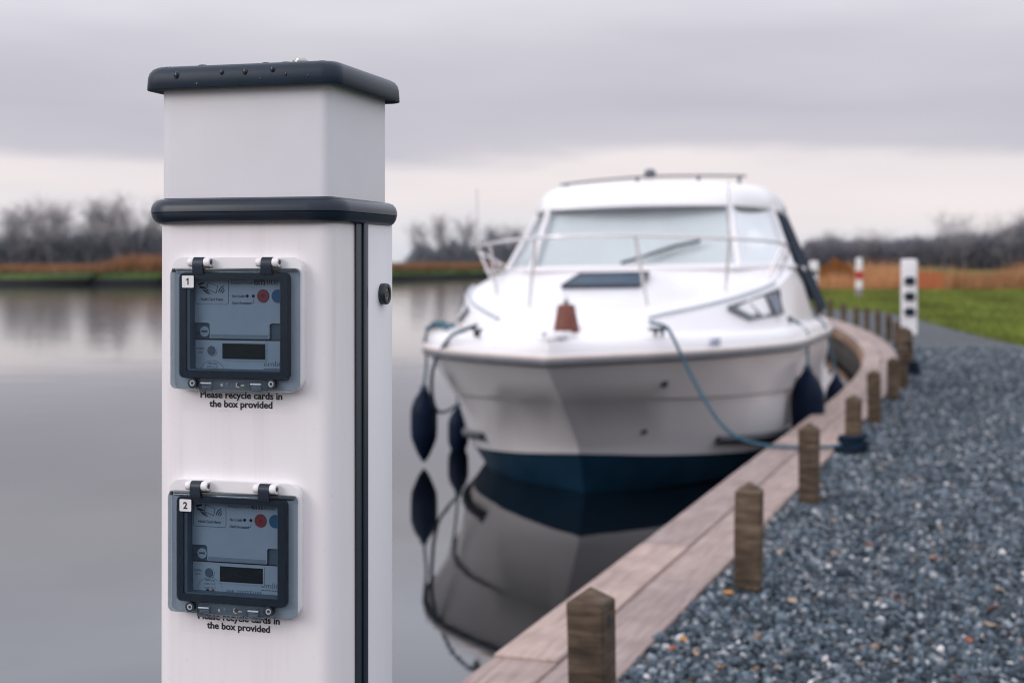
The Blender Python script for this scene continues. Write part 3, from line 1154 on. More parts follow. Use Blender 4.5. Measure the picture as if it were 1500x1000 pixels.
    cc = (sum(p[0] for p in cardp) / 4, sum(p[1] for p in cardp) / 4)
    V = [(p[0], ty, p[1]) for p in cardp] + [(cc[0] + (p[0] - cc[0]) * .90, ty, cc[1] + (p[1] - cc[1]) * .86) for p in cardp]
    mesh('card_icon', V, [(k, (k + 1) % 4, 4 + (k + 1) % 4, 4 + k) for k in range(4)], print_m, e)
    V, F = [], []
    for (x0, z0, x1, z1, w_) in ((-.0525, 1.1745, -.0445, 1.1765, .0026), (-.0510, 1.1715, -.0425, 1.1700, .0026), (-.0468, 1.1690, -.0415, 1.1640, .0013), (-.0440, 1.1685, -.0390, 1.1628, .0012), (-.0412, 1.1680, -.0368, 1.1626, .0011)):
        dx_, dz_ = x1 - x0, z1 - z0
        l_ = math.hypot(dx_, dz_)
        nx, nz_ = -dz_ / l_ * w_ / 2, dx_ / l_ * w_ / 2
        b0 = len(V)
        V += [(x0 + nx, ty - .00001 * b0, z0 + nz_), (x1 + nx * .7, ty - .00001 * b0, z1 + nz_ * .7), (x1 - nx * .7, ty - .00001 * b0, z1 - nz_ * .7), (x0 - nx, ty - .00001 * b0, z0 - nz_)]
        F.append((b0, b0 + 1, b0 + 2, b0 + 3))
    mesh('hand_icon', V, F, print_m, e)
    V, F = [], []
    for r0 in (.0040, .0066, .0092):
        b0 = len(V)
        for k in range(7):
            a = R(108 + 60 * k / 6)
            for r in (r0, r0 + .0012):
                V.append((-.0160 + r * math.cos(a), ty, 1.1632 + r * math.sin(a)))
        F += [(b0 + 2 * k, b0 + 2 * k + 1, b0 + 2 * k + 3, b0 + 2 * k + 2) for k in range(6)]
    mesh('signal_icon', V, F, print_m, e)
    text('credit_words', 'Press A for', .0000, 1.1795, ty, .0046, print_o, e, 'CENTER')
    text('credit_words', 'Emergency Credit', .0052, 1.1748, ty, .0046, print_o, e, 'CENTER', 0, .0290)
    text('maker_name', 'em', .0205, 1.1745, ty, .0125, print_o, e, 'LEFT', .00035)
    text('maker_name', 'lite', .0372, 1.1745, ty, .0125, print_o, e, 'LEFT', -.0001)
    text('lamp_words', 'No Credit', -.0075, 1.1592, ty, .0047, print_m, e, 'LEFT', .00006, .0165)
    text('lamp_words', 'Card Accepted', -.0078, 1.1512, ty, .0047, print_m, e, 'LEFT', .00006, .0255)
    disc('lamp', .0122, 1.1610, ty + .0003, ty - .0004, .0019, print_m, e, 14)
    disc('lamp', .0205, 1.1610, ty + .0003, ty - .0004, .0019, print_m, e, 14)
    V = [(.0202, ty, 1.1572), (.0207, ty, 1.1572), (.0207, ty, 1.1525), (.0184, ty, 1.1525), (.0184, ty, 1.1530), (.0202, ty, 1.1530)]
    mesh('lamp_bracket', V, [(0, 5, 2, 1), (5, 4, 3, 2)], print_m, e)
    disc('push_button_red', .0332, 1.1612, ty + .0005, ty - .0009, .0080, red_b, e, 30, .0076)
    text('button_letter', 'A', .0332, 1.1592, ty - .0011, .0060, print_o, e, 'CENTER')
    disc('push_button_blue', .0522, 1.1612, ty + .0005, ty - .0009, .0080, blue_b, e, 30, .0076)
    # notice sticker under the box
    st = plate('notice_sticker', -.0775, .0765, 1.0232, 1.0485, fy - .0001, fy - .00035, clear_lab, e, .001)
    text('notice_words', 'Please recycle cards in', .0012, 1.0398, fy - .00050, .0112, print_m, e, 'CENTER', .0003, .1085)
    text('notice_words', 'the box provided', .0012, 1.0292, fy - .00050, .0112, print_m, e, 'CENTER', .0003, .0835)
    return e


meter_box('1', 0.0, 0.0, False, 1)
meter_box('2', -.0032, -.2552 - .0082, True, 2)

# ------------------------------------------------------------------ the motor boat


def pchip(xk, yk):
    xk, yk = np.array(xk, float), np.array(yk, float)
    h = np.diff(xk)
    d = np.diff(yk) / h
    m = np.zeros_like(yk)
    for i in range(1, len(xk) - 1):
        if d[i - 1] * d[i] > 0:
            w1, w2 = 2 * h[i] + h[i - 1], h[i] + 2 * h[i - 1]
            m[i] = (w1 + w2) / (w1 / d[i - 1] + w2 / d[i])
    m[0], m[-1] = d[0], d[-1]

    def fn(s):
        s = min(max(s, xk[0]), xk[-1])
        i = min(int(np.searchsorted(xk, s, 'right')) - 1, len(h) - 1)
        t = (s - xk[i]) / h[i]
        return float((2 * t ** 3 - 3 * t * t + 1) * yk[i] + (t ** 3 - 2 * t * t + t) * h[i] * m[i] + (-2 * t ** 3 + 3 * t * t) * yk[i + 1] + (t ** 3 - t * t) * h[i] * m[i + 1])
    return fn


TH = R(14.9)
boat = empty('motor_boat', (.24, 8.93, WATER), -TH)
HEEL = R(-1.0)
boat.rotation_euler = (0, HEEL, -TH)
tag(boat, 'white cabin cruiser with blue underside moored beside the timber quay', 'boat')
LEN = 7.9
b_sheer = pchip([0, .12, .25, .5, 1, 1.5, 2, 3, 5, LEN], [.008, .165, .33, .63, 1.06, 1.30, 1.42, 1.47, 1.48, 1.42])
z_sheer = pchip([0, 1, 2.5, 5, LEN], [.955, .955, .94, .88, .80])
b_kn = pchip([.32, .5, .8, 1.2, 1.7, 2.3, 3.2, LEN], [.006, .23, .58, .93, 1.17, 1.31, 1.38, 1.36])
z_kn = pchip([.3, 1, 2, 4, LEN], [.715, .67, .63, .56, .50])
b_ch = pchip([.84, 1.0, 1.25, 1.6, 2.0, 2.5, 3.5, LEN], [.006, .27, .61, .92, 1.14, 1.26, 1.31, 1.30])
z_ch = pchip([.8, 1.3, 2, 4, LEN], [.36, .345, .30, .22, .16])
b_pl = pchip([.90, 1.05, 1.3, 1.6, 2.0, 2.5, 3.5, LEN], [.006, .25, .57, .83, 1.08, 1.22, 1.28, 1.27])
z_pl = pchip([.8, 1.3, 2, 4, LEN], [.30, .235, .185, .14, .10])
b_wl = pchip([1.03, 1.3, 1.6, 2.0, 2.5, 3.5, LEN], [.006, .40, .68, .96, 1.11, 1.21, 1.22])
US = [0, .008, .018, .032, .05, .075, .105, .14, .18, .225, .275, .33, .4, .48, .58, .7, .85, 1]


def hull_row(bf, zf, s0, db=0.0):
    r = []
    for u in US:
        s = s0 + (LEN - s0) * u
        r.append((max(bf(s) + db, .005), s, zf(s)))
    return r


def two_sided(name, rows, m, parent, smooth=60, flip=False, centre=False):
    V, F = [], []
    n = len(rows[0])
    for sgn in (1, -1):
        base = len(V)
        for r in rows:
            V += [(sgn * t, s, z) for t, s, z in r]
        for i in range(len(rows) - 1):
            for j in range(n - 1):
                a, b, c, d = base + i * n + j, base + i * n + j + 1, base + (i + 1) * n + j + 1, base + (i + 1) * n + j
                F.append((a, b, c, d) if sgn == -1 else (d, c, b, a))
    # stem strip closing the two halves
    R_ = len(rows)
    for i in range(R_ - 1):
        a, b = i * n, (i + 1) * n
        F.append((a, b, R_ * n + b, R_ * n + a))
        a, b = i * n + n - 1, (i + 1) * n + n - 1
        F.append((b, a, R_ * n + a, R_ * n + b))
    me = bpy.data.meshes.new(name)
    me.from_pydata(V, [], F)
    bm = bmesh.new()
    bm.from_mesh(me)
    bmesh.ops.remove_doubles(bm, verts=bm.verts, dist=.0008)
    bmesh.ops.recalc_face_normals(bm, faces=bm.faces)
    bm.to_mesh(me)
    bm.free()
    return link(name, me, m, parent, smooth=smooth)


r_sheer = hull_row(b_sheer, z_sheer, 0.0)
r_mid = [((a[0] * .5 + b[0] * .5) - .012 * min(1, b[0]), a[1] * .5 + b[1] * .5, (a[2] + b[2]) / 2) for a, b in zip(hull_row(b_sheer, z_sheer, 0.0), hull_row(b_kn, z_kn, .32))]
r_kn = hull_row(b_kn, z_kn, .32)
r_kn2 = [(max(t - .038, .005), s + .014, z - .016) for t, s, z in r_kn]
r_ch = hull_row(b_ch, z_ch, .84)
r_pl = hull_row(b_pl, z_pl, .90)
two_sided('hull', [r_sheer, r_mid, r_kn, r_kn2, r_ch, r_pl], gel_hull, boat, 22)
r_wl = hull_row(b_wl, lambda s: 0.0, 1.03)
r_k1 = [(t * .55, s + .12, -.22) for t, s, z in r_wl]
r_k2 = [(.008, s + .25, -.42) for t, s, z in r_wl]
r_pl2 = [(max(t - .002, .004), s + .002, z) for t, s, z in r_pl]
two_sided('bottom_paint', [r_pl2, r_wl, r_k1, r_k2], blue_af, boat, 25)
# transom
tv = [(t * sg, LEN + .001, z) for sg in (1,) for (t, s, z) in (r_sheer[-1], r_kn[-1], r_ch[-1], r_pl[-1])] + [(-t, LEN + .001, z) for (t, s, z) in (r_pl[-1], r_ch[-1], r_kn[-1], r_sheer[-1])]
mesh('transom', tv, [tuple(range(8))], gel_hull, boat)


def side_path(bf, zf, s0, s1, sgn, db, dz, n=26):
    o = []
    for k in range(n + 1):
        s = s0 + (s1 - s0) * (k / n) ** 1.6
        o.append((sgn * (bf(s) + db), s, zf(s) + dz))
    return o


full = [p for p in reversed(side_path(b_sheer, z_sheer, 0.0, LEN, -1, .012, .012))] + side_path(b_sheer, z_sheer, 0.0, LEN, 1, .012, .012)
tube('rubbing_strake', full, .021, strake_m, boat, 8)
full = [p for p in reversed(side_path(b_sheer, z_sheer, 0.0, LEN, -1, .006, .045))] + side_path(b_sheer, z_sheer, 0.0, LEN, 1, .006, .045)
tube('strake_cap', full, .020, cream_m, boat, 8)
for sg in (-1, 1):
    tube('spray_rail', side_path(b_ch, z_ch, 1.52, 6.5, sg, .012, -.012, 18), .030, dark_rail, boat, 7)
    P = side_path(b_wl, lambda s: .06, 1.25, 4.5, sg, -.12, 0, 16)
    tube('bottom_strake', P, .030, blue_af, boat, 6)

# deck and coachroof moulding
c_sh = pchip([0, .3, .5, .71, 1.2, 1.8, 2.5, 3.7, 5, LEN], [.012, .17, .36, .51, .78, 1.06, 1.23, 1.28, 1.28, 1.2])
z_sh = pchip([0, .35, .55, .75, 1.2, 2.5, 3.7, 4.6, 5.6, 7, LEN], [1.125, 1.135, 1.17, 1.225, 1.275, 1.425, 1.54, 1.50, 1.30, 1.10, 1.02])
z_top = pchip([0, .35, .55, .75, 1.2, 2.3, 2.85, 3.2, 3.8, 5.2, 7, LEN], [1.128, 1.140, 1.18, 1.24, 1.295, 1.40, 1.49, 1.56, 1.62, 1.55, 1.2, 1.1])
rows = [[], [], [], [], [], [], [], []]
for s in [0, .03, .07, .12, .2, .3, .4, .5, .6, .71, .85, 1.0, 1.2, 1.5, 1.8, 2.15, 2.5, 2.85, 3.2, 3.6, 4, 4.6, 5.2, 6, 7, LEN]:
    b, zs = b_sheer(s), z_sheer(s)
    c = min(c_sh(s), b - .20) if s > .3 else c_sh(s) * .8
    c = max(c, .01)
    k = min(1, b / .3)
    rows[0].append((b, s, zs + .02))
    rows[1].append((max(b - .012 * k, .01), s + .004, zs + .085))
    rows[2].append((max(b - .045 * k, .01), s + .012, zs + .140))
    rows[3].append((max(b - .10 * k, .01), s + .02, zs + .160))
    rows[4].append((max(min(c + .07, b - .115 * k), .009), s, zs + .163))
    rows[5].append((max(min(c + .015, b - .13 * k), .008), s, max(z_sh(s) - .03, zs + .164)))
    rows[6].append((max(c - .05, .006), s, max(z_sh(s), zs + .165)))
    rows[7].append((.0, s, max(z_top(s), zs + .166)))
# add intermediate crown row
r65 = [(a[0] * .5, a[1], (a[2] * .25 + b[2] * .75)) for a, b in zip(rows[6], rows[7])]
rows.insert(7, r65)
two_sided('deck', rows, gel, boat, 50)


def deck_z(t, s):
    t = abs(t)
    b, zs = b_sheer(s), z_sheer(s)
    c = min(c_sh(s), b - .20)
    return float(np.interp(t, [0, (c - .05) * .5, c - .05, c + .015, c + .07, b - .1], [z_top(s), z_sh(s) * .25 + z_top(s) * .75, z_sh(s), z_sh(s) - .03, zs + .163, zs + .16]))


# handhold lines along the coachroof shoulder
for sg in (-1, 1):
    pts = []
    for s in np.linspace(.75, 2.55, 14):
        c = min(c_sh(s), b_sheer(s) - .2)
        pts.append((sg * (c - .012), s, z_sh(s) + .004))
    tube('coachroof_trim', pts, .011, simple('trim_grey', (.42, .46, .50), .4) if sg < 0 else MATS['trim_grey'], boat, 6)
# coachroof side windows (proud of the side moulding)
for sg in (-1, 1):
    V = []
    for (s, fz) in ((1.50, .93), (2.40, .95), (2.38, .32), (1.74, .34)):
        b, zs = b_sheer(s), z_sheer(s)
        c = min(c_sh(s), b - .20)
        t0, z0 = c + .07, zs + .163
        t1, z1 = c + .015, z_sh(s) - .03
        V.append((sg * (t0 + (t1 - t0) * fz + .012), s, z0 + (z1 - z0) * fz))
    V2 = [(v[0] + sg * .006, v[1], v[2]) for v in V]
    w_ = mesh('side_window', V + V2, [(0, 1, 2, 3), (4, 7, 6, 5), (0, 4, 5, 1), (1, 5, 6, 2), (2, 6, 7, 3), (3, 7, 4, 0)], pane_d, boat)
    cx = [Vector(v) for v in V2]
    tube('window_frame', [v + Vector((sg * .003, 0, 0)) for v in cx] + [cx[0] + Vector((sg * .003, 0, 0))], .012, strake_m, w_, 6)
    for f_ in (.36, .70):
        a, b = cx[0].lerp(cx[1], f_), cx[3].lerp(cx[2], f_)
        tube('window_bar', [a + Vector((sg * .006, 0, 0)), b + Vector((sg * .006, 0, 0))], .016, dark_rail if f_ > .5 else cover_m, w_, 6)

# foredeck hatch
hs0, hs1, hw = 2.28, 2.86, .31
hv = []
for (t, s) in ((-hw - .11, hs0), (hw - .11, hs0), (hw * .93 - .11, hs1), (-hw * .93 - .11, hs1)):
    hv.append((t, s, max(deck_z(t, s), deck_z(0, s) - .012) + .028))
hb = [(v[0], v[1], v[2] - .05) for v in hv]
ht = mesh('hatch', hb + hv, [(3, 2, 1, 0), (4, 5, 6, 7), (0, 1, 5, 4), (1, 2, 6, 5), (2, 3, 7, 6), (3, 0, 4, 7)], hatch_m, boat)
tube('hatch_rim', [Vector(v) for v in hv] + [Vector(hv[0])], .013, dark_rail, ht, 6)

# windscreen and wheelhouse
zb, zt = 1.585, 2.075
base_r = [(1.28, 5.3, 1.50), (1.275, 3.75, 1.535), (.885, 3.12, 1.54), (-.885, 3.12, 1.54), (-1.275, 3.75, 1.535), (-1.28, 5.3, 1.50)]
top_r = [(1.11, 5.3, 2.10), (1.065, 4.22, 2.085), (.785, 3.42, 2.075), (-.785, 3.42, 2.075), (-1.065, 4.22, 2.085), (-1.11, 5.3, 2.10)]
for i in range(5):
    quad = [base_r[i], base_r[i + 1], top_r[i + 1], top_r[i]]
    c = sum((Vector(p) for p in quad), Vector()) / 4
    nrm = (Vector(quad[1]) - Vector(quad[0])).cross(Vector(quad[3]) - Vector(quad[0])).normalized()
    if nrm.dot(c - Vector((0, 4.6, 1.8))) < 0:
        nrm = -nrm
    def inset(p, k, d):
        p = Vector(p)
        return p + (c - p) * k + nrm * d
    A = [inset(p, .02, 0) for p in quad]
    B = [p + nrm * .008 for p in A]
    mesh('windscreen_pane', A + B, [(3, 2, 1, 0), (4, 5, 6, 7), (0, 1, 5, 4), (1, 2, 6, 5), (2, 3, 7, 6), (3, 0, 4, 7)], pane_m, boat)
    Bk = [inset(p, .0, -.05) for p in quad]
    mesh('window_blind', Bk, [(0, 1, 2, 3)], cover_m, boat)
    if i < 4:
        tube('windscreen_pillar', [base_r[i + 1], top_r[i + 1]], .026, gel, boat, 8)
tube('windscreen_sill', [Vector(p) + Vector((0, 0, .015)) for p in base_r], .026, gel, boat, 8)
tube('windscreen_header', [Vector(p) + Vector((0, -.012, -.005)) for p in top_r], .018, simple('header_grey', (.30, .33, .37), .5), boat, 8)


def roof_ring(k, z, ds_):
    pts = []
    P = catmull([(p[0] * k, (p[1] - 5.3) * (1 - ds_) + 5.3, z - .02 * abs(p[0]) ** 2) for p in [(1.11, 5.6, 0), (1.11, 5.0, 0), (1.09, 4.3, 0), (1.0, 3.85, 0), (.80, 3.45, 0), (.4, 3.34, 0), (0, 3.31, 0), (-.4, 3.34, 0), (-.80, 3.45, 0), (-1.0, 3.85, 0), (-1.09, 4.3, 0), (-1.11, 5.0, 0), (-1.11, 5.6, 0)]], 4)
    return [tuple(p) for p in P]


loft('roof', [roof_ring(.96, 2.07, .03), roof_ring(1.0, 2.085, -.02), roof_ring(1.0, 2.12, -.015), roof_ring(.975, 2.205, .02), roof_ring(.935, 2.268, .07), roof_ring(.885, 2.300, .13), roof_ring(.80, 2.316, .22), roof_ring(.4, 2.328, .50)], gel, boat, 50)
rail = [(-.84, 4.12, 2.335), (-.5, 4.02, 2.355), (0, 3.97, 2.375), (.5, 4.02, 2.37), (.86, 4.12, 2.36)]
rr_ = tube('roof_rail', rail, .011, strake_m, boat, 6, 6)
for t, s, z in ((-.78, 4.11, 2.34), (-.1, 3.98, 2.372), (.45, 4.0, 2.37), (.8, 4.11, 2.36)):
    tube('rail_foot', [(t, s, z), (t, s + .02, z - .10)], .014, strake_m, rr_, 6)
lathe('searchlight', [(.03, 2.38), (.05, 2.40), (.055, 2.43), (.04, 2.455), (.012, 2.462)], strake_m, boat, 14, (0.02, 3.97, -.02))

# wiper
wp = tube('wiper', [(-.10, 3.115, 1.60), (.15, 3.15, 1.67), (.33, 3.17, 1.72)], [.016, .012, .009], dark_rail, boat, 6)
tube('wiper_blade', [(.12, 3.165, 1.665), (.35, 3.195, 1.735), (.56, 3.21, 1.775)], .016, dark_rail, wp, 6)

# canvas side of the cockpit cover
for sg in (-1, 1):
    V = [(sg * 1.115, 4.28, 2.04), (sg * 1.13, 5.4, 2.04), (sg * 1.40, 7.5, 1.10), (sg * 1.40, 6.2, 1.06), (sg * 1.335, 4.9, 1.40), (sg * 1.325, 4.0, 1.53)]
    V2 = [(v[0] - sg * .02, v[1] + .01, v[2]) for v in V]
    n = len(V)
    mesh('canvas_side', V + V2, [tuple(range(n)), tuple(range(2 * n - 1, n - 1, -1))] + [(k, (k + 1) % n, n + (k + 1) % n, n + k) for k in range(n)], canvas, boat)
V = [(-1.1, 5.3, 2.14), (1.1, 5.3, 2.14), (1.36, 7.45, 1.13), (-1.36, 7.45, 1.13), (0, 5.3, 2.30), (0, 7.5, 1.5)]
mesh('canvas_back', V, [(0, 4, 5, 3), (4, 1, 2, 5)], canvas, boat)

# stainless rail round the foredeck
half = [(3.55, 1.24, 1.60), (2.85, 1.27, 1.73), (2.0, .93, 1.765), (1.2, .36, 1.785)]
path = [(-t, s, z) for s, t, z in half] + [(0, 1.08, 1.79)] + [(t, s, z) for s, t, z in reversed(half)]
rl = tube('guard_rail', path, .0125, inox, boat, 8, 6)
for (s, t, z, s2, t2, z2) in ((1.2, .36, 1.785, 1.25, .43, None), (2.0, .93, 1.765, 2.05, .89, None), (2.85, 1.27, 1.73, 2.82, 1.14, None), (3.3, 1.25, 1.65, 3.35, 1.20, None)):
    for sg in (-1, 1):
        zb_ = deck_z(t2, s2)
        tube('stanchion', [(sg * t2, s2, zb_ - .01), (sg * t, s, z)], .0115, inox, rl, 8)
for sg in (-1, 1):
    tube('mid_rail', [(sg * 1.205, 2.83, 1.56), (sg * 1.21, 3.32, 1.545), (sg * 1.22, 3.8, 1.53)], .010, inox, rl, 6)
tube('aerial', [(-1.27, 2.85, 1.70), (-1.275, 2.85, 2.0), (-1.275, 2.85, 2.25)], [.010, .008, .006], inox, boat, 6)
tube('aerial', [(.93, 2.0, 1.74), (.935, 2.0, 1.98), (.93, 2.0, 2.19)], [.010, .008, .006], inox, boat, 6)

# bow gear
wl = lathe('windlass_cover', [(.075, 1.13), (.088, 1.15), (.086, 1.165), (.058, 1.315), (.050, 1.325), (.02, 1.328)], brown_m, boat, 16, (.028, .43, 0))
lathe('windlass_cap', [(.022, 1.32), (.022, 1.35), (.012, 1.352), (.010, 1.38), (.004, 1.385)], steel, wl, 10)
box('anchor_plate', -.10, .05, .28, .38, 1.12, 1.15, dark_rail, boat, .004)
bm = bmesh.new()
bm_box(bm, -.03, .10, .06, .30, 1.12, 1.16, .012, 2)
bm_obj('anchor_locker_lid', bm, gel, boat, 30)


def cleat(s, t, sg, ang):
    z = deck_z(t, s) if s > .5 else 1.165
    z = z_sheer(s) + .16
    e = tube('cleat', [(sg * t - .085 * math.cos(ang), s - .085 * math.sin(ang), z + .045), (sg * t, s, z + .038), (sg * t + .085 * math.cos(ang), s + .085 * math.sin(ang), z + .045)], [.010, .014, .010], dark_rail, boat, 8)
    for k in (-.03, .03):
        tube('cleat_foot', [(sg * t + k * math.cos(ang), s + k * math.sin(ang), z - .005), (sg * t + k * math.cos(ang), s + k * math.sin(ang), z + .038)], .012, dark_rail, e, 8)


cleat(.55, .62, 1, .9)
cleat(.55, .62, -1, -.9)
cleat(1.55, 1.15, -1, 1.9)
cleat(2.75, 1.31, 1, 1.5)
# hull fittings on the port bow
for (s, z, f_) in ((.72, .79, 0), (1.02, .44, 1)):
    t = (b_kn(s) * .45 + b_sheer(s) * .55 - .02) if f_ == 0 else (b_kn(s) * .42 + b_ch(s) * .58 + .0)
    t += .012
    if f_ == 0:
        t = b_kn(s) + (b_sheer(s) - b_kn(s)) * (z - z_kn(s)) / (z_sheer(s) - z_kn(s)) + .0
    else:
        t = b_ch(s) + (b_kn(s) - b_ch(s)) * (z - z_ch(s)) / (z_kn(s) - z_ch(s)) + .0
    bm = bmesh.new()
    bmesh.ops.create_uvsphere(bm, u_segments=12, v_segments=8, radius=.030)
    bm_obj('hull_fitting', bm, dark_rail, boat, True, loc=(t - .008, s, z))
# registration marks on the bow moulding
for sg, s0 in ((1, .84), (-1, 1.32)):
    t0 = text('registration_mark', '180', 0, 0, 0, .075, logo_m, boat, 'CENTER', .002)
    ds_ = .05
    tv = Vector((sg * (b_sheer(s0 + ds_) - b_sheer(s0 - ds_)), 2 * ds_, 0)).normalized()
    if sg < 0:
        tv = -tv
    zaxis = Vector((0, 0, 1))
    yax = zaxis.cross(tv)
    mt = Matrix((tv, yax, zaxis)).transposed().to_4x4()
    mt.translation = Vector((sg * (b_sheer(s0) + .004), s0, z_sheer(s0) + .075))
    t0.matrix_local = mt

B2W = Matrix.Translation((.24, 8.93, WATER)) @ Matrix.Rotation(-TH, 4, 'Z') @ Matrix.Rotation(HEEL, 4, 'Y')


def bw(t, s, z):
    return B2W @ Vector((t, s, z))


def fender(name_label, t, s, ztop, L, r, anchor, group='navy fenders hung along the boat', via=None):
    p = bw(t, s, ztop - L)
    e = empty('fender', p)
    tag(e, name_label, 'fender', group)
    prof = [(.012, 0), (.03, .03), (.045, .05), (r * .72, .12 * L / .6), (r * .96, .19 * L / .6), (r, .26 * L / .6), (r, L * .62), (r * .97, L * .70), (r * .74, L * .82), (.04, L - .05), (.026, L - .02), (.02, L)]
    lathe('fender_body', prof, navy, e, 22)
    lathe('fender_eye', [(.03, L - .035), (.034, L - .02), (.03, L - .005), (.012, L + .012)], rope_d, e, 12)
    pts = [Vector((0, 0, L))] + [bw(*a) - Vector(p) for a in (via or [])] + [bw(*anchor) - Vector(p)]
    tube('lanyard', pts, .011, rope_t, e, 7, 5 if len(pts) > 2 else 0)
    return e


fender('navy fender hanging clear of the water, farthest left of the boat', -1.50, 2.0, .655, .60, .106, (-1.16, 1.55, 1.17), via=[(-1.455, 1.97, .85), (-1.43, 1.86, 1.02), (-1.30, 1.66, 1.16)])
fender('smaller navy fender dipping into the water against the left side of the hull', -1.52, 2.98, .41, .48, .088, (-1.42, 2.5, 1.08), via=[(-1.50, 2.85, .7), (-1.47, 2.6, .98)])
fender('large navy fender squeezed between the boat and the boardwalk', 1.44, 2.66, .77, .70, .132, (1.31, 2.75, 1.15), via=[(1.45, 2.73, .93), (1.44, 2.74, 1.04)])
fender('navy fender near the stern on the quay side, mostly hidden by the boardwalk', 1.56, 5.4, .50, .62, .11, (1.36, 5.4, 1.08), via=[(1.50, 5.4, .82), (1.46, 5.4, .98)])

# lines
pts = [bw(-.62, .55, 1.19), bw(-.74, .62, 1.15), bw(-.90, .78, 1.08), bw(-1.10, 1.05, .86), bw(-1.24, 1.45, .62), bw(-1.36, 1.95, .46), bw(-1.42, 2.4, .42), bw(-1.50, 2.9, .42)]
tag(tube('mooring_line', pts, .013, rope_d, None, 8, 6), 'slack dark rope looping from the left bow cleat over the hull side', 'rope')
pts = [bw(-1.42, 1.9, 1.11), bw(-1.30, 1.75, 1.14), bw(-1.20, 1.6, 1.14), bw(-1.12, 1.45, 1.15), bw(-1.05, 1.4, 1.155)]
tag(tube('deck_line', pts, .020, rope_t, None, 8, 6), 'teal rope lying along the left edge of the foredeck', 'rope')
P4 = POSTS[3].location
pts = [bw(.56, .55, 1.20), (1.00, 9.28, .785), (1.046, 9.24, .715), (1.104, 9.2, .585), (1.176, 9.14, .432), (1.242, 9.08, .3065), (1.322, 9.0, .185), (1.419, 8.96, .103), (1.584, 8.92, .057), (1.773, 8.9, .047), (1.95, 8.9, .047), (P4.x - .06, P4.y - .03, .06)]
tag(tube('mooring_line', pts, .011, rope_b, None, 8, 6), 'blue mooring line running from the bow across the boardwalk to a post', 'rope')


def rope_heap(name, px_, py_, rad, label, n=5):
    rr = random.Random(int(px_ * 100))
    pts = []
    for k in range(n * 10):
        a = k / 10 * 2 * math.pi
        r_ = rad * (1 + .22 * math.sin(k * .37)) * (1 - .05 * (k // 10))
        pts.append((px_ + r_ * math.cos(a), py_ + r_ * math.sin(a), .022 + .024 * (k / 10) + rr.uniform(-.006, .006)))
    tag(tube(name, pts, .017, canvas, None, 7, 2), label, 'rope')


rope_heap('rope_coil', P4.x, P4.y, .085, 'navy rope coil heaped round the foot of the fourth timber post', 4)
P8 = POSTS[7].location
rope_heap('rope_coil', P8.x + .02, P8.y, .085, 'navy rope coil round the eighth timber post, below the white pedestal', 5)

# ------------------------------------------------------------------ far quay furniture


def far_pedestal(x, y, h, w, label, rz):
    e = empty('service_post', (x, y, 0), rz)
    tag(e, label, 'post', 'white service posts along the path')
    rr_loft('post_body', [(w, w, .03, 0), (w, w, .03, h - .05), (w * .97, w * .97, .03, h - .015), (w * .8, w * .8, .03, h)], white_far, e, 30)
    rr_loft('post_collar', [(w + .012, w + .012, .03, h - .18), (w + .012, w + .012, .03, h - .165)], box_white, e, 30)
    for z in (h - .36, h - .62, h - .88):
        s_ = disc('socket', .02, z, -w / 2 - .0, -w / 2 - .05, .078, black_pl, e, 16, .07)
        bm = bmesh.new()
        bm_box(bm, -.085, .06, -w / 2 - .06, -w / 2 - .002, z - .06, z + .06, .008, 1)
        bm_obj('socket_flap', bm, slate2, s_, 30)
    return e


far_pedestal(6.70, 24.0, 1.26, .255, 'white service post with three black sockets beside the gravel path', R(-12))
far_pedestal(9.55, 45.0, 1.26, .26, 'distant white service post just right of the boat canopy', R(-8))
e = empty('marker_post', (12.2, 50, 0))
tag(e, 'slim white marker post with a red band, standing in the grass', 'post')
rr_loft('marker_body', [(.20, .20, .03, 0), (.20, .20, .03, 1.33), (.12, .12, .03, 1.37)], white_far, e, 30)
rr_loft('marker_band', [(.215, .215, .03, .62), (.215, .215, .03, .92)], redband, e, 30)
rr_loft('marker_foot', [(.213, .213, .03, 0), (.213, .213, .03, .3)], simple('foot_grey', (.25, .22, .24), .8), e, 30)

e = empty('barrier_fence', (17.4, 60, 0))
tag(e, 'short run of orange mesh barrier in front of the reeds', 'fence')
for i, (x0, x1) in enumerate(((-.55, .05), (.07, .75))):
    V, F = [], []
    n = 10
    for zi in range(8):
        z0 = .12 + .085 * zi
        b0 = len(V)
        for k in range(n + 1):
            xx = x0 + (x1 - x0) * k / n
            yy = .03 * math.sin(k * 1.1 + i)
            V += [(xx, yy, z0), (xx, yy, z0 + .062)]
        F += [(b0 + 2 * k, b0 + 2 * k + 2, b0 + 2 * k + 3, b0 + 2 * k + 1) for k in range(n)]
    for k in range(0, n + 1, 1):
        b0 = len(V)
        xx = x0 + (x1 - x0) * k / n
        yy = .03 * math.sin(k * 1.1 + i) - .004
        V += [(xx - .015, yy, .12), (xx + .015, yy, .12), (xx + .015, yy, .80), (xx - .015, yy, .80)]
        F.append((b0, b0 + 1, b0 + 2, b0 + 3))
    mesh('mesh_panel', V, F, orange_m, e)
for xx in (-.55, .06, .75):
    tube('stake', [(xx, .02, 0), (xx, .02, .95)], .02, pile_w, e, 6)

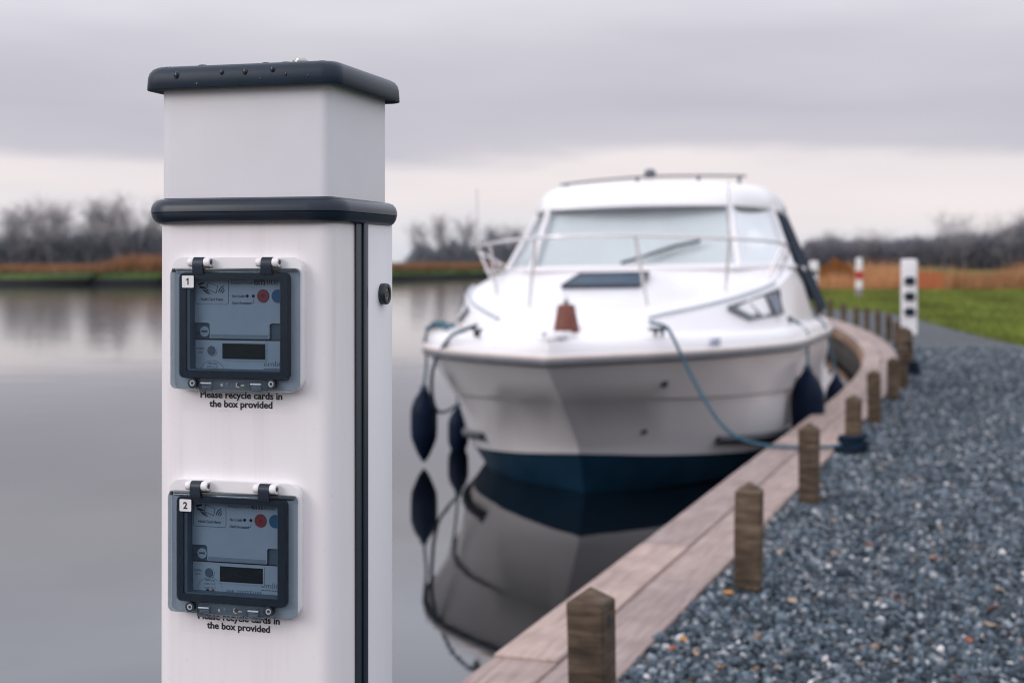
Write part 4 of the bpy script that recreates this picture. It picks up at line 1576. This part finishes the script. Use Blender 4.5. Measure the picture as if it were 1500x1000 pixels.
# ------------------------------------------------------------------ vegetation
def blades(name, X, Y, Z, H, Wd, tint, m, lean=.25, label=None, cat=None):
    n = len(X)
    az = rng.random(n) * 2 * np.pi
    V = np.zeros((n, 3, 3))
    ca, sa = np.cos(az) * Wd / 2, np.sin(az) * Wd / 2
    V[:, 0] = np.stack([X - ca, Y - sa, Z], 1)
    V[:, 1] = np.stack([X + ca, Y + sa, Z], 1)
    V[:, 2] = np.stack([X + rng.normal(0, lean, n) * H, Y + rng.normal(0, lean, n) * H, Z + H], 1)
    o = tri_soup(name, V, tint, m, 3)
    tag(o, label, cat, kind='stuff')
    return o


# meadow grass on the right
n = 90000
Dg = 15 + 50 * rng.random(n) ** 1.25
gx = np.interp(Dg, [14, 19, 22.5, 26, 30, 34, 37, 65], [7.0, 7.2, 7.55, 8.0, 8.55, 9.0, 8.0, 7.2]) + rng.random(n) ** 1.1 * (Dg * .40 - 4.0).clip(2.5)
tint = np.array([(.115, .155, .022)]) * rng.uniform(.6, 1.5, (n, 1)) * (1 + .35 * np.sin(gx * 1.9 + np.sin(Dg * .6)) * np.sin(Dg * .45))[:, None] + np.array([(.035, .01, .004)]) * rng.random((n, 1))
blades('meadow_grass', gx, Dg, np.full(n, -.01), rng.uniform(.04, .10, n) * (1 + .006 * Dg), .012 + .0006 * Dg, tint, blade_m, .5, 'short green meadow grass beside the gravel path', 'grass')
# reeds behind the meadow
n = 26000
ry = 62 + rng.random(n) * 10
rx = 5 + rng.random(n) * 32
hh = (.95 + .25 * np.sin(rx * .8) + .2 * np.sin(rx * 2.3)) * rng.uniform(.6, 1.15, n)
tint = np.array([(.46, .235, .115)]) * rng.uniform(.55, 1.35, (n, 1)) * (1 + .25 * np.sin(rx * .5))[:, None]
blades('dry_reeds', rx, ry, np.full(n, -.01), hh, .035 + .0 * rx, tint, reed_m, .12, 'strip of rusty brown dry reeds behind the green meadow', 'reeds')
# reeds and bank grass on the far side
n = 30000
bx = np.array([p[0] for p in bl])
by = np.array([p[1] for p in bl])
rx = rng.uniform(-46, 20, n)
base_y = np.interp(rx, bx, by)
ry = base_y + 3.0 + rng.random(n) * 7
prof_h = .55 + .45 * np.interp(rx, [-46, -40, -34, -31, -29, -25, -20, -10, 20], [.5, .2, .25, .3, 1.6, 1.5, .9, .5, .4])
hh = 1.2 * prof_h * rng.uniform(.6, 1.15, n)
tint = np.array([(.31, .155, .085)]) * rng.uniform(.5, 1.3, (n, 1))
blades('bank_reeds', rx, ry, np.full(n, .38), hh, np.full(n, .07), tint, reed_m, .12, 'rusty brown reeds along the far river bank', 'reeds')
n = 16000
rx = rng.uniform(-46, 20, n)
ry = np.interp(rx, bx, by) + .3 + rng.random(n) * 3.2
zz = np.interp(ry - np.interp(rx, bx, by), [0, .25, .7, 1.6, 4], [-.4, -.1, .15, .35, .45])
tint = np.array([(.065, .095, .032)]) * rng.uniform(.5, 1.4, (n, 1))
blades('bank_grass', rx, ry, zz, rng.uniform(.1, .35, n), np.full(n, .06), tint, blade_m, .4, 'green grass on the lip of the far river bank', 'grass')


# bare winter trees
def tree_geo(seed, H, spread, narrow):
    rr = random.Random(seed)
    br, tw = [], []

    def grow(p, d, L, r, depth):
        n = 3
        for k in range(n):
            d = (d + Vector((rr.uniform(-1, 1), rr.uniform(-1, 1), rr.uniform(-.3, .6))) * .16).normalized()
            q_ = p + d * (L / n)
            (br if depth < 2 else tw).append((p, q_, r, r * .82, depth))
            p, r = q_, r * .82
            if depth < (3 if L < H * .2 else 4):
                m = (3 if depth < 3 else 2) if depth else 4
                for _ in range(m):
                    if depth == 0 and k == 0 and _:
                        continue
                    ax = Vector((rr.uniform(-1, 1), rr.uniform(-1, 1), rr.uniform(-.2, .5))).normalized()
                    nd = (d * (1.0 if narrow else .65) + ax * spread).normalized()
                    grow(p, nd, L * rr.uniform(.42, .62), max(r * .5, .012), depth + 1)
    grow(Vector((0, 0, 0)), Vector((0, 0, 1)), H * .78, H * .013, 0)
    return br, tw


def prisms(segs, wmin):
    V = []
    for a, b, r0, r1, d in segs:
        t = (b - a).normalized()
        u = t.orthogonal().normalized()
        w = t.cross(u)
        r0, r1 = max(r0, wmin), max(r1, wmin * .8)
        V.append([a + (u * math.cos(k * 2.0944) + w * math.sin(k * 2.0944)) * r0 for k in range(3)] + [b + (u * math.cos(k * 2.0944) + w * math.sin(k * 2.0944)) * r1 for k in range(3)])
    return np.array(V, float)


PF = [(0, 1, 4), (0, 4, 3), (1, 2, 5), (1, 5, 4), (2, 0, 3), (2, 3, 5)]
TREES = []
for sd_, H, sp, nar in ((1, 10, .55, True), (2, 10, .6, True), (3, 10, .8, False), (4, 10, .9, False), (5, 10, .7, True)):
    br, tw = tree_geo(sd_, H, sp, nar)
    Vb, Vt = prisms(br, .03), prisms(tw, .0135)
    rr = np.random.default_rng(sd_)
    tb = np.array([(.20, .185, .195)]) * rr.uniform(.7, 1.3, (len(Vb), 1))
    tt = np.array([(.33, .305, .325)]) * rr.uniform(.6, 1.4, (len(Vt), 1))  # twig colour paled in place of distance haze
    ob = tri_soup('trunk', Vb, tb, twig_m, 6, faces=PF)
    oc = tri_soup('crown', Vt, tt, twig_m, 6, faces=PF)
    TREES.append((ob.data, oc.data))
    bpy.data.objects.remove(ob)
    bpy.data.objects.remove(oc)


def tree(px, Dp, H, kind, label, group, z0=.4, wide=1.0):
    X = (px - 750) / 2083.3 * Dp
    e = empty('bare_tree', (X, Dp, z0), random.uniform(0, 6.28))
    k = H / 10 * .76
    e.scale = (k * wide * 1.25, k * wide * 1.25, k)
    tag(e, label, 'tree', group)
    link('trunk', TREES[kind][0], None, e)
    link('crown', TREES[kind][1], None, e)
    return e


LT = '{} tall bare tree from the left picture edge on the far bank'
for i, (px, H, kd, wd) in enumerate(((3, 9.0, 0, 1.5), (14, 9.6, 2, 1.0), (27, 9.9, 1, 1.4), (40, 9.6, 4, 1.4), (53, 9.2, 3, 1.0), (66, 10.4, 1, 1.3), (76, 10.2, 0, 1.3), (90, 8.6, 3, 1.0), (104, 10.2, 4, 1.2), (118, 8.8, 2, 1.0), (129, 10.4, 0, 1.2), (147, 8.4, 3, 1.0), (165, 10.2, 1, 1.3), (174, 10.9, 4, 1.4), (185, 10.3, 2, 1.0), (196, 10.9, 0, 1.3), (210, 10.6, 1, 1.4), (222, 10.4, 3, 1.0))):
    tree(px, 240 + random.uniform(-12, 12), H, kd, LT.format(ORD[i].replace('nearest', 'first')), 'bare trees on the left far bank', wide=wd)
MT = '{} bare tree rightwards from the pedestal in the hazy clump beyond the bow rail'
for i, (px, H, kd) in enumerate(((604, 7.2, 1), (622, 7.8, 4), (640, 8.2, 0), (657, 8.4, 1), (674, 8.3, 4), (690, 8.2, 0), (706, 8.0, 2), (728, 7.6, 3), (748, 7.4, 2), (770, 7.2, 3))):
    tree(px, 250 + random.uniform(-10, 10), H, kd, MT.format(ORD[i].replace('nearest', 'first')), 'bare trees beyond the bow rail')
RT = '{} bare round-topped tree rightwards from the boat, rising above the wood'
for i, (px, H, kd) in enumerate(((1215, 6.6, 2), (1258, 6.8, 3), (1290, 6.8, 2), (1380, 8.2, 3), (1398, 9.3, 2), (1412, 8.4, 3), (1478, 9.0, 2), (1497, 10.2, 3))):
    tree(px, 232 + random.uniform(-10, 10), H, kd, RT.format(ORD[i].replace('nearest', 'first')), 'bare trees over the wood on the right', z0=0)


def wood_mass(name, label, ranges, Dp, depth, n, col):
    """dense undergrowth: leaning twig blades in clumps"""
    pxs = rng.uniform(ranges[0][0], ranges[-1][0], n)
    top = np.interp(pxs, [r[0] for r in ranges], [r[1] for r in ranges])
    Dd = Dp + rng.random(n) * depth
    X = (pxs - 750) / 2083.3 * Dd
    clump = .82 + .18 * np.sin(X * 1.1 + 1.3 * np.sin(X * .37)) + .1 * np.sin(X * 2.9)
    Hm = (385 - top) / 2083.3 * Dp + .8
    z = rng.random(n) ** .9 * (Hm * clump - .7).clip(.3)
    H = rng.uniform(.5, 1.9, n)
    tint = np.array([col]) * rng.uniform(.5, 1.5, (n, 1))  # pale cool base tint puts the distance haze into the twig colour
    blades(name, X, Dd, z, H, rng.uniform(.05, .22, n), tint, twig_m, .45, label, 'wood')


wood_mass('undergrowth', 'dark undergrowth below the tall trees on the left bank', [(-40, 338), (40, 336), (100, 331), (150, 335), (200, 326), (300, 326)], 236, 22, 26000, (.165, .168, .20))
wood_mass('undergrowth', 'dark hedge line below the clump of trees beyond the bow', [(596, 372), (606, 352), (640, 350), (680, 346), (700, 336), (720, 333), (800, 336), (900, 350), (1000, 355)], 246, 20, 22000, (.19, .195, .225))
wood_mass('undergrowth', 'dense dark wood behind the reeds on the right', [(1172, 368), (1182, 350), (1220, 343), (1240, 349), (1300, 346), (1380, 342), (1430, 338), (1470, 330), (1500, 318), (1560, 312)], 228, 30, 60000, (.165, .158, .185))

# rusty bush among the reeds
n = 3000
th = rng.random(n) * 2 * np.pi
rr2 = rng.random(n) ** .5
bx_, bz_ = (1224 - 750) / 2083.3 * 66, .8
X = bx_ + np.cos(th) * rr2 * .75
Y = 66 + np.sin(th) * rr2 * .75
Z = rng.random(n) * 1.15 * (1.1 - .5 * rr2)
e = empty('shrub', (bx_, 66, 0))
tag(e, 'rounded rusty orange shrub standing above the reeds beside the boat', 'shrub')
Vs = np.zeros((n, 3, 3))
w = rng.normal(0, .12, (n, 2, 3))
P = np.stack([X - bx_, Y - 66, Z + .1], 1)
Vs[:, 0] = P
Vs[:, 1] = P + w[:, 0]
Vs[:, 2] = P + w[:, 1]
tri_soup('foliage', Vs, np.array([(.27, .105, .03)]) * rng.uniform(.5, 1.4, (n, 1)), reed_m, 3, parent=e)
tube('stem', [(0, 0, 0), (.02, 0, .5), (0, .02, .9)], [.04, .03, .015], bark_m, e, 6)
